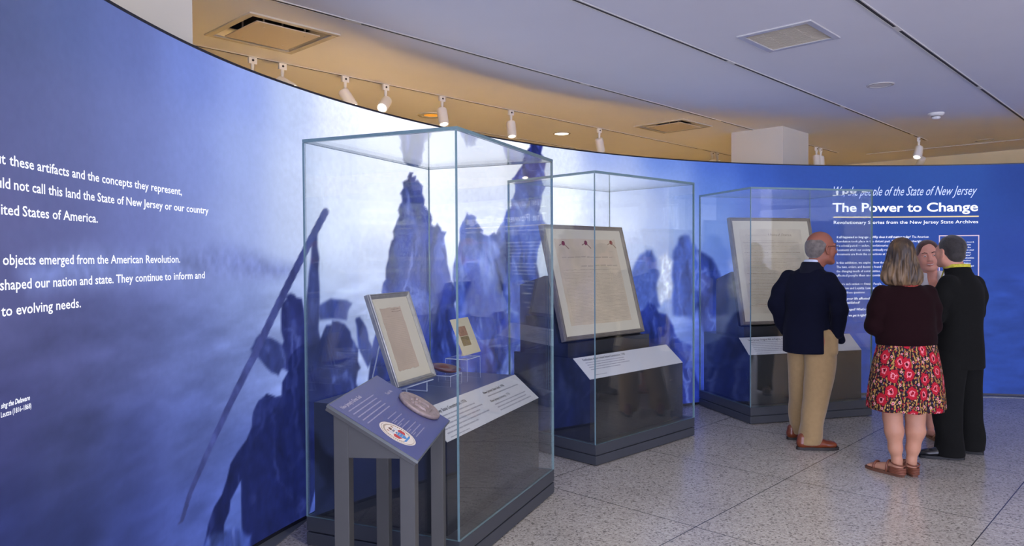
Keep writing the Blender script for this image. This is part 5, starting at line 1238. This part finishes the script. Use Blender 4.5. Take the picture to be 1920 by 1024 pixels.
def woman_floral():
    R = person('woman with shoulder-length hair, maroon cardigan and red floral skirt, back to us', 2.85, 5.30)
    H = Head((-.015, .03, 1.600), math.radians(20), 0, 0, 1.06)
    S = skin('light_skin', (182, 132, 106))
    B = Field((-.34, -.2, 0.0), (.36, .46, 1.76), .0065)
    H.build(B, (.0, .0, 1.40), True, .05)
    B.loft([(.85, .01, .0, .17, .12, 0), (1.05, 0, 0, .14, .10, 0), (1.25, 0, .0, .16, .10, 0), (1.38, 0, 0, .10, .06, 0)], .03)
    for sx in (-1, 1):
        B.chain([(sx * .17, 0, 1.32), (sx * .215, .02, 1.08), (sx * .07, .27, 1.08)], [.045, .04, .026]); hand(B, (sx * .065, .275, 1.08), (-sx * 1, .25, -.15), (0, -.6, .8), sx, .95, .5)
    B.chain([(-.10, .01, .88), (-.090, .0, .50), (-.084, .002, .42), (-.080, -.012, .33), (-.066, -.004, .2), (-.052, .0, .11), (-.05, .0, .055)], [.10, .066, .061, .060, .043, .031, .034], .03)
    B.chain([(.10, .01, .88), (.085, .0, .50), (.080, .002, .42), (.076, -.012, .33), (.062, -.004, .2), (.053, .0, .11), (.053, 0, .055)], [.10, .066, .062, .062, .043, .030, .033], .03)
    for he, to in (((-.035, -.02, .04), (-.145, .16, .032)), ((.056, -.02, .04), (.092, .2, .032))):
        he, to = np.array(he), np.array(to); d = (to - he) / np.linalg.norm(to - he); s = np.array([-d[1], d[0], 0])
        B.cap(he, he + d * .04, .030, .032, .015); B.cap(he + d * .03 + (0, 0, .025), to - d * .02, .034, .026, .02); B.cap(he + d * .10, to, .036, .030, .015, flat=((0, 0, 1), .62))
        for i in range(5): B.cap(to + s * (.026 - .013 * i), to + s * (.028 - .014 * i) + d * (.034 - .004 * abs(i - 1.2)), .0085, .0075, .004)
    B.mesh('body', S, R, None)
    LTH = pmat('tan_leather', (112, 62, 42), .5, noise=.1, nscale=30); 
    for he, to, sd in (((-.030, -.055, 0), (-.172, .215, 0), -1), ((.052, -.058, 0), (.102, .252, 0), 1)):
        o = sole(R, (he[0], he[1], .0), (to[0], to[1], .0), .042, pmat('tan_sole', (96, 60, 42), .7), 'sandal', .02); o.location = (0, 0, 0)
        h, t2 = np.array(he, float), np.array(to, float); d = (t2 - h) / np.linalg.norm(t2 - h); s = np.array([-d[1], d[0], 0]); k = MB(); up = np.array([0, 0, 1.])
        arch = lambda f, hh, w, r0: k.tube([h + d * f + s * w * math.cos(a) + up * (.02 + (hh) * max(0, math.sin(a))) for a in [math.pi * i / 10 for i in range(11)]], r0, 8)
        arch(.215, .050, .042, .008); arch(.115, .080, .038, .0075)
        # heel cup and ankle strap
        for z in (.024, .036, .048, .060): k.tube([h + d * (.07 - .078 * math.cos(a)) + s * .038 * math.sin(a) + up * z for a in [-1.9 + 3.8 * i / 14 for i in range(15)]], .0068, 8)
        k.tube([h + d * (.042 - .046 * math.cos(a)) + s * .039 * math.sin(a) + up * (.088 - .006 * math.cos(a)) for a in [6.2832 * i / 20 for i in range(21)]], .0055, 8)
        k.build('strap', LTH, o, True, origin=(0, 0, 0)).location = (0, 0, 0)
    G_ = Field((-.36, -.24, .90), (.38, .40, 1.50), .0075)
    G_.loft([(.955, .012, .0, .210, .150, 0), (1.0, .012, .0, .212, .150, 0), (1.10, .006, .0, .205, .142, 0), (1.22, .0, .0, .215, .140, 0), (1.32, .0, .0, .205, .120, 0), (1.37, .0, .0, .145, .092, 0), (1.40, .0, .0, .085, .074, 0)], .03)
    for sx in (-1, 1):
        G_.chain([(sx * .165, .0, 1.325), (sx * .198, .0, 1.22), (sx * .212, .02, 1.09), (sx * .15, .18, 1.07), (sx * .085, .25, 1.08)], [.066, .064, .060, .050, .040], .03)
    G_.folds(.003, 18, 16, 11)
    G_.mesh('cardigan', cloth('maroon_knit', (27, 11, 14), bscale=260, sheen=.02, spec=.06), R, None)
    V = Field((-.14, -.14, 1.36), (.14, .14, 1.46), .005); V.loft([(1.375, 0, -.008, .098, .084, 0), (1.405, 0, -.006, .086, .078, 0), (1.435, 0, 0, .075, .072, 0)], .01); V.mesh('blouse_collar', pmat('orange_red_print', (132, 44, 32), .85, noise=.5, nscale=70), R, None)
    K = Field((-.36, -.30, .42), (.40, .32, 1.02), .0075)
    fold = lambda a, z: (.008 * np.sin(7 * a + 1.2) + .004 * np.sin(13 * a + 4)) * np.clip((.97 - z) * 2.1, 0, 1)
    K.loft([(.485, .015, .0, .272, .200, 0), (.60, .014, .0, .264, .196, 0), (.75, .014, .0, .245, .185, 0), (.88, .014, .0, .222, .165, 0), (.985, .013, .0, .198, .142, 0)], .01, fold)
    K.put((-.4, -.4, .4), (.4, .4, .49), lambda X, Y, Z: np.maximum(np.sqrt(((X - .015) / .25) ** 2 + (Y / .18) ** 2) - 1, Z - .56) * .15, .01, True)
    K.mesh('skirt', floral(), R, None)
    hr = Field((-.22, -.2, 1.34), (.2, .2, 1.76), .005)
    wav = lambda a, z: .0055 * np.sin(13 * a + 22 * z) + .004 * np.sin(23 * a - 30 * z + 1)
    hr.ell(H(0, -.018, .042), np.array((.081, .104, .086)) * H.k, H.M, .02)
    hr.loft([(1.386, -.018, .0, .108, .092, -.35), (1.42, -.020, .0, .130, .106, -.35), (1.48, -.022, .006, .130, .116, -.35), (1.56, -.022, .012, .104, .110, -.35), (1.64, -.020, .016, .082, .104, -.35)], .03, wav)
    hr.ell(H(0, .115, -.02), np.array((.055, .075, .11)) * H.k, H.M, .015, True)
    hr.ell((.0, .07, 1.38), (.075, .11, .06), None, .02, True)
    hm = pmat('ash_brown_hair', (86, 70, 54), .5, spec=.4)
    nt = hm.node_tree; N, L = nt.nodes, nt.links; tcn = N.new('ShaderNodeTexCoord'); mp = N.new('ShaderNodeMapping'); mp.inputs['Scale'].default_value = (26, 26, 3.2); L.new(tcn.outputs['Object'], mp.inputs['Vector'])
    n1 = N.new('ShaderNodeTexNoise'); n1.inputs['Scale'].default_value = 1.6; n1.inputs['Detail'].default_value = 6; n1.inputs['Distortion'].default_value = .6; L.new(mp.outputs[0], n1.inputs['Vector'])
    r1 = N.new('ShaderNodeValToRGB'); e = r1.color_ramp.elements; e[0].position = .38; e[0].color = (*lin((50, 39, 31)), 1); e[1].position = .72; e[1].color = (*lin((126, 100, 70)), 1); sz_ = N.new('ShaderNodeSeparateXYZ'); L.new(tcn.outputs['Object'], sz_.inputs[0]); zr = N.new('ShaderNodeMapRange'); zr.inputs[1].default_value = 1.46; zr.inputs[2].default_value = 1.70; zr.inputs[3].default_value = .06; zr.inputs[4].default_value = -.16; L.new(sz_.outputs['Z'], zr.inputs[0]); ad = N.new('ShaderNodeMath'); L.new(n1.outputs['Fac'], ad.inputs[0]); L.new(zr.outputs[0], ad.inputs[1]); L.new(ad.outputs[0], r1.inputs['Fac']); L.new(r1.outputs['Color'], N['Principled BSDF'].inputs['Base Color'])
    bp = N.new('ShaderNodeBump'); bp.inputs['Strength'].default_value = .6; bp.inputs['Distance'].default_value = .01; L.new(n1.outputs['Fac'], bp.inputs['Height']); L.new(bp.outputs[0], N['Principled BSDF'].inputs['Normal'])
    hr.mesh('hair', hm, R, None); eyes(H, R, M_IRIS)
woman_floral()

# ---- man in dark grey suit with yellow lanyard
def man_grey():
    R = person('dark-haired man in a charcoal suit wearing a yellow lanyard, back turned, facing left', 3.60, 5.87)
    fa = math.radians(-38); yw = -fa
    H = Head((-.074, .02, 1.632), math.radians(-18), 0.06, 0, 1.08)
    S = skin('fair_skin', (196, 140, 116))
    B = Field((-.44, -.34, 0.0), (.38, .5, 1.82), .0065)
    H.build(B, (-.02, .0, 1.46), rn=.062)
    B.loft([(.86, .0, .0, .16, .12, yw), (1.1, 0, 0, .16, .11, yw), (1.35, 0, 0, .18, .11, yw), (1.46, -.01, 0, .10, .07, yw)], .03)
    rx, ry = math.cos(yw), math.sin(yw)
    B.chain([(.175, .13, 1.38), (.205, .15, 1.13), (.15, .22, .98)], [.05, .045, .03]); hand(B, (.148, .225, .97), (-.25, .12, -.95), (-.6, -.3, 0), 1, 1.03, .5)
    B.chain([(-.17, -.13, 1.38), (-.24, -.08, 1.13), (-.17, .16, 1.05)], [.05, .045, .03]); hand(B, (-.165, .165, 1.05), (.3, .8, .1), (0, 0, -1), 1, 1.03, .5)
    B.chain([(.09, .06, .88), (.085, .03, .42), (.095, .0, .09)], [.09, .06, .04]); B.chain([(-.09, -.04, .88), (-.15, -.09, .42), (-.165, -.14, .09)], [.09, .06, .04])
    for a, b in (((.12, .02, .05), (.0, .16, .035)), ((-.12, -.14, .05), (-.3, -.10, .035))): B.cap(a, b, .03, .025)
    B.mesh('body', S, R, None)
    J = Field((-.42, -.34, .62), (.40, .48, 1.58), .0075)
    J.loft([(.70, -.005, .0, .208, .172, yw), (.85, -.002, .0, .204, .164, yw), (1.05, .0, .0, .200, .150, yw), (1.25, .006, .0, .238, .152, yw), (1.37, .006, .0, .228, .130, yw), (1.45, -.005, .0, .140, .095, yw), (1.50, -.012, .0, .080, .078, yw)], .03, lambda a, z: .006 * np.sin(3 * a + 7 * z) * np.clip((1.1 - z) * 3, 0, 1))
    J.chain([(.170, .09, 1.365), (.200, .11, 1.26), (.206, .14, 1.13), (.158, .21, 1.0)], [.072, .072, .064, .052], .06)
    J.chain([(-.165, -.12, 1.375), (-.215, -.11, 1.27), (-.235, -.07, 1.13), (-.18, .12, 1.06)], [.078, .074, .066, .052], .03)
    J.put((-.02, -.3, .6), (.06, .0, .9), lambda X, Y, Z: np.maximum(np.maximum(np.abs(X - .10) - .004, Z - .86), Y) + 0 * X, .006, True)
    J.folds(.0035, 20, 14, 21)
    CH = cloth('charcoal_wool', (22, 22, 21), sheen=.02, spec=.06)
    J.mesh('suit_jacket', CH, R, None)
    K = Field((-.16, -.14, 1.40), (.14, .14, 1.56), .0055)
    K.loft([(1.44, -.008, 0, .112, .100, yw), (1.48, -.018, .002, .098, .096, yw), (1.516, -.024, .002, .089, .090, yw)], .01)
    K.mesh('collar', CH, R, None)
    C = Field((-.14, -.12, 1.42), (.1, .12, 1.56), .005); C.loft([(1.44, -.015, 0, .092, .092, yw), (1.50, -.028, .004, .083, .084, yw), (1.530, -.032, .004, .080, .081, yw)], .01); C.mesh('shirt_collar', cloth('white_cotton', (196, 196, 200)), R, None)
    k = MB(); P = []
    for i in range(25):
        a = -2.6 + 5.2 * i / 24; x = -.026 + .094 * math.sin(a); y = .004 - .096 * math.cos(a)
        u = -(x * math.sin(fa) + y * math.cos(fa)) 
        P.append((x, y, 1.512 + .010 * math.cos(a)))
    vs = []
    for i, p in enumerate(P):
        o = Vector((p[0] + .024, p[1], 0)).normalized()
        vs += [Vector(p) + o * .001 + Vector((0, 0, -.013)), Vector(p) + o * .004 + Vector((0, 0, -.013)), Vector(p) + o * .000 + Vector((0, 0, .013)), Vector(p) - o * .003 + Vector((0, 0, .013))]
    fs = []
    for i in range(len(P) - 1):
        for j in range(4): fs.append((i * 4 + j, i * 4 + (j + 1) % 4, i * 4 + 4 + (j + 1) % 4, i * 4 + 4 + j))
    k.add(vs, fs)
    # the two ends running down the chest
    for i in (0, len(P) - 1):
        p = Vector(P[i]); f3 = Vector((math.sin(fa), math.cos(fa), 0)); k.tube([p, p + f3 * .03 + Vector((0, 0, -.10)), f3 * .150 + Vector((0, 0, 1.12))], .006, 6)
    k.build('lanyard', pmat('yellow_lanyard', (186, 176, 50), .7, noise=.25, nscale=60), R, True, origin=(0, 0, 0)).location = (0, 0, 0)
    T = Field((-.34, -.32, .01), (.30, .24, 1.0), .0075)
    fr = lambda p: (lambda a, z: .005 * np.sin(2 * a + 22 * z + p) * np.clip((.5 - z) * 2.5, .15, 1))
    T.loft([(.80, .0, .0, .175, .135, yw), (.98, .0, .0, .165, .13, yw)], .03)
    T.loft([(.03, .100, .01, .088, .100, yw), (.15, .100, .01, .089, .100, yw), (.38, .088, .03, .092, .105, yw), (.60, .085, .05, .112, .115, yw), (.80, .085, .06, .120, .12, yw), (.92, .06, .04, .10, .1, yw)], .03, fr(1))
    T.loft([(.025, -.160, -.14, .098, .104, yw), (.15, -.160, -.135, .096, .102, yw), (.38, -.150, -.09, .098, .106, yw), (.60, -.12, -.06, .115, .115, yw), (.80, -.095, -.05, .122, .12, yw), (.92, -.05, -.03, .10, .1, yw)], .03, fr(3))
    T.folds(.003, 16, 26, 31)
    T.mesh('trousers', CH, R, None)
    SH = pmat('black_leather', (24, 24, 27), .28, spec=.6); RB = pmat('black_rubber', (20, 20, 21), .6)
    for he, to in (((.172, -.045, .012), (-.055, .185, .012)), ((-.055, -.165, .012), (-.372, -.085, .012))):
        f = Field((min(he[0], to[0]) - .1, min(he[1], to[1]) - .1, -.005), (max(he[0], to[0]) + .1, max(he[1], to[1]) + .1, .16), .006); shoe(f, he, to, .049); o = f.mesh('shoe', SH, R, None)
        sole(o, (he[0], he[1], .002), (to[0], to[1], .002), .050, RB).location = (0, 0, 0)
    hr = Field((-.26, -.16, 1.50), (.1, .2, 1.80), .005)
    hr.ell(H(0, -.020, .036), np.array((.083, .100, .090)) * H.k, H.M, .02); hr.ell(H(0, -.058, -.030), np.array((.066, .052, .052)) * H.k, H.M, .02)
    hr.ell(H(0, .105, .0), np.array((.12, .082, .082)) * H.k, H.M, .015, True); hr.ell(H(0, .075, -.05), np.array((.12, .07, .07)) * H.k, H.M, .015, True)
    for sx in (-1, 1): hr.ell(H(sx * .085, .012, -.018), np.array((.03, .030, .040)) * H.k, H.M, .01, True)
    hr.folds(.0012, 110, 80, 4)
    hr.mesh('hair', cloth('dark_brown_hair', (46, 42, 40), rough=.55, noise=.3, nscale=40, bump=.4, bscale=140), R, None); eyes(H, R, M_IRIS)
    k = MB()
    for sx in (-1, 1): k.tube([H(sx * .012, .097, .024), H(sx * .032, .093, .029), H(sx * .052, .078, .024)], [.004, .005, .003], 8)
    k.build('eyebrow', M_IRIS, R, True, origin=(0, 0, 0)).location = (0, 0, 0)
man_grey()

# ---- woman facing us between the two, smiling
def woman_white():
    R = person('smiling woman in a white jacket facing us, between the floral skirt and the charcoal suit', 3.70, 6.40)
    fa = math.radians(180 + 24)                                     # towards the viewer, a little to the left
    H = Head((-.068, -.02, 1.598), fa, .0, .10, 1.12)
    S = skin('pink_skin', (212, 152, 130))
    B = Field((-.32, -.36, 0), (.34, .2, 1.76), .0055)
    H.build(B, (-.03, .0, 1.40), True, .05)
    B.loft([(.85, .03, .0, .16, .12, 0), (1.05, .01, 0, .13, .10, 0), (1.25, -.01, .0, .15, .10, 0), (1.38, -.02, 0, .12, .07, 0)], .03)
    for sx in (-1, 1):
        B.chain([(sx * .165 - .015, 0, 1.34), (sx * .215, .03, 1.1), (sx * .225, -.04, .87)], [.045, .04, .026]); hand(B, (sx * .226, -.042, .86), (0, -.1, -1), (-sx, -.2, 0), -sx, .95, .35)
    B.chain([(.12, .0, .88), (.150, .0, .46), (.150, .012, .33), (.158, .0, .1)], [.085, .052, .052, .032]); B.chain([(-.03, .0, .88), (-.03, .0, .46), (-.03, .012, .33), (-.03, .0, .1)], [.085, .052, .052, .032])
    for x in (.160, -.03):
        B.cap((x, .01, .035), (x, -.02, .05), .028, .03, .015); B.cap((x, -.01, .05), (x + .005, -.14, .03), .032, .026, .015, flat=((0, 0, 1), .75))
        for i in range(5): B.cap((x - .024 + .012 * i, -.14, .026), (x - .026 + .013 * i, -.172 + .004 * abs(i - 1), .022), .0085, .0075, .003)
    B.mesh('body', S, R, None)
    J = Field((-.34, -.34, .70), (.36, .22, 1.54), .0075)
    J.loft([(.80, .03, .0, .195, .145, 0), (1.0, .02, .0, .180, .135, 0), (1.2, .0, .0, .190, .130, 0), (1.34, .0, .0, .190, .110, 0), (1.42, .005, .0, .130, .088, 0), (1.47, .0, .01, .085, .075, 0)], .03)
    for sx in (-1, 1): J.chain([(sx * .155 - .015, 0, 1.335), (sx * .195, .01, 1.22), (sx * .215, .03, 1.1), (sx * .225, -.035, .90)], [.064, .060, .056, .044], .03)
    J.ell((-.050, -.10, 1.43), (.048, .09, .12), roty(.15), .01, True)
    J.folds(.003, 18, 16, 41); J.mesh('jacket', cloth('white_linen', (214, 212, 214)), R, None)
    T = Field((-.24, -.2, .2), (.32, .2, 1.0), .0075)
    T.loft([(.78, .04, .0, .175, .13, 0), (.96, .03, .0, .15, .115, 0)], .03)
    for x, x1 in ((.150, .13), (-.03, -.03)): T.loft([(.245, x + .003, .0, .062, .068, 0), (.5, x, .0, .075, .08, 0), (.7, x1, 0, .10, .1, 0), (.9, x1, 0, .1, .1, 0)], .03)
    T.mesh('trousers', cloth('navy_cotton', (26, 28, 48)), R, None)
    for x in (.160, -.03):
        o = sole(R, (x, .045, 0), (x + .005, -.195, 0), .040, pmat('tan_flat_sole', (150, 104, 70), .6), 'sandal', .018); o.location = (0, 0, 0)
        k = MB(); k.tube([(x + .003 + .040 * math.cos(a), -.11, .02 + .038 * max(0, math.sin(a))) for a in [math.pi * i / 10 for i in range(11)]], .008, 8)
        k.tube([(x + .036 * math.sin(a), .006 + .036 * math.cos(a), .045) for a in [-1.9 + 3.8 * i / 14 for i in range(15)]], .007, 8); k.build('strap', pmat('tan_strap', (150, 100, 66), .6), o, True, origin=(0, 0, 0)).location = (0, 0, 0)
    hr = Field((-.22, -.14, 1.48), (.08, .18, 1.78), .005)
    hr.ell(H(0, -.022, .036), np.array((.083, .100, .092)) * H.k, H.M, .02); hr.ell(H(0, -.105, -.01), np.array((.042, .036, .042)) * H.k, H.M, .02)
    hr.ell(H(0, .105, -.012), np.array((.066, .10, .098)) * H.k, H.M, .015, True); hr.ell(H(0, .06, -.07), np.array((.12, .085, .075)) * H.k, H.M, .015, True)
    hr.folds(.0012, 110, 80, 6); hr.mesh('hair', cloth('chestnut_hair', (74, 46, 34), rough=.5, noise=.3, nscale=40, bump=.3, bscale=120), R, None)
    eyes(H, R, M_IRIS)
    k = MB()
    for sx in (-1, 1): k.tube([H(sx * .014, .097, .022), H(sx * .032, .094, .028), H(sx * .052, .079, .022)], [.003, .0035, .002], 8)
    k.build('eyebrow', M_IRIS, R, True, origin=(0, 0, 0)).location = (0, 0, 0)
    k = MB()
    for z, y in ((-.0605, .0975), (-.0725, .097)):
        k.tube([H(x, y - 14 * x * x, z + 8 * x * x) for x in (-.024, -.016, -.008, 0, .008, .016, .024)], [.0014, .0028, .0036, .0036, .0036, .0028, .0014], 8)
    k.build('lips', pmat('rose_lips', (188, 120, 106), .4), R, True, origin=(0, 0, 0)).location = (0, 0, 0)
    k = MB(); k.tube([H(x, .0965 - 14 * x * x, -.0665 + 8 * x * x) for x in (-.020, -.010, 0, .010, .020)], [.0020, .0034, .0038, .0034, .0020], 8)
    k.build('teeth', pmat('teeth_white', (226, 220, 210), .3), R, True, origin=(0, 0, 0)).location = (0, 0, 0)
woman_white()
bpy.context.view_layer.update()
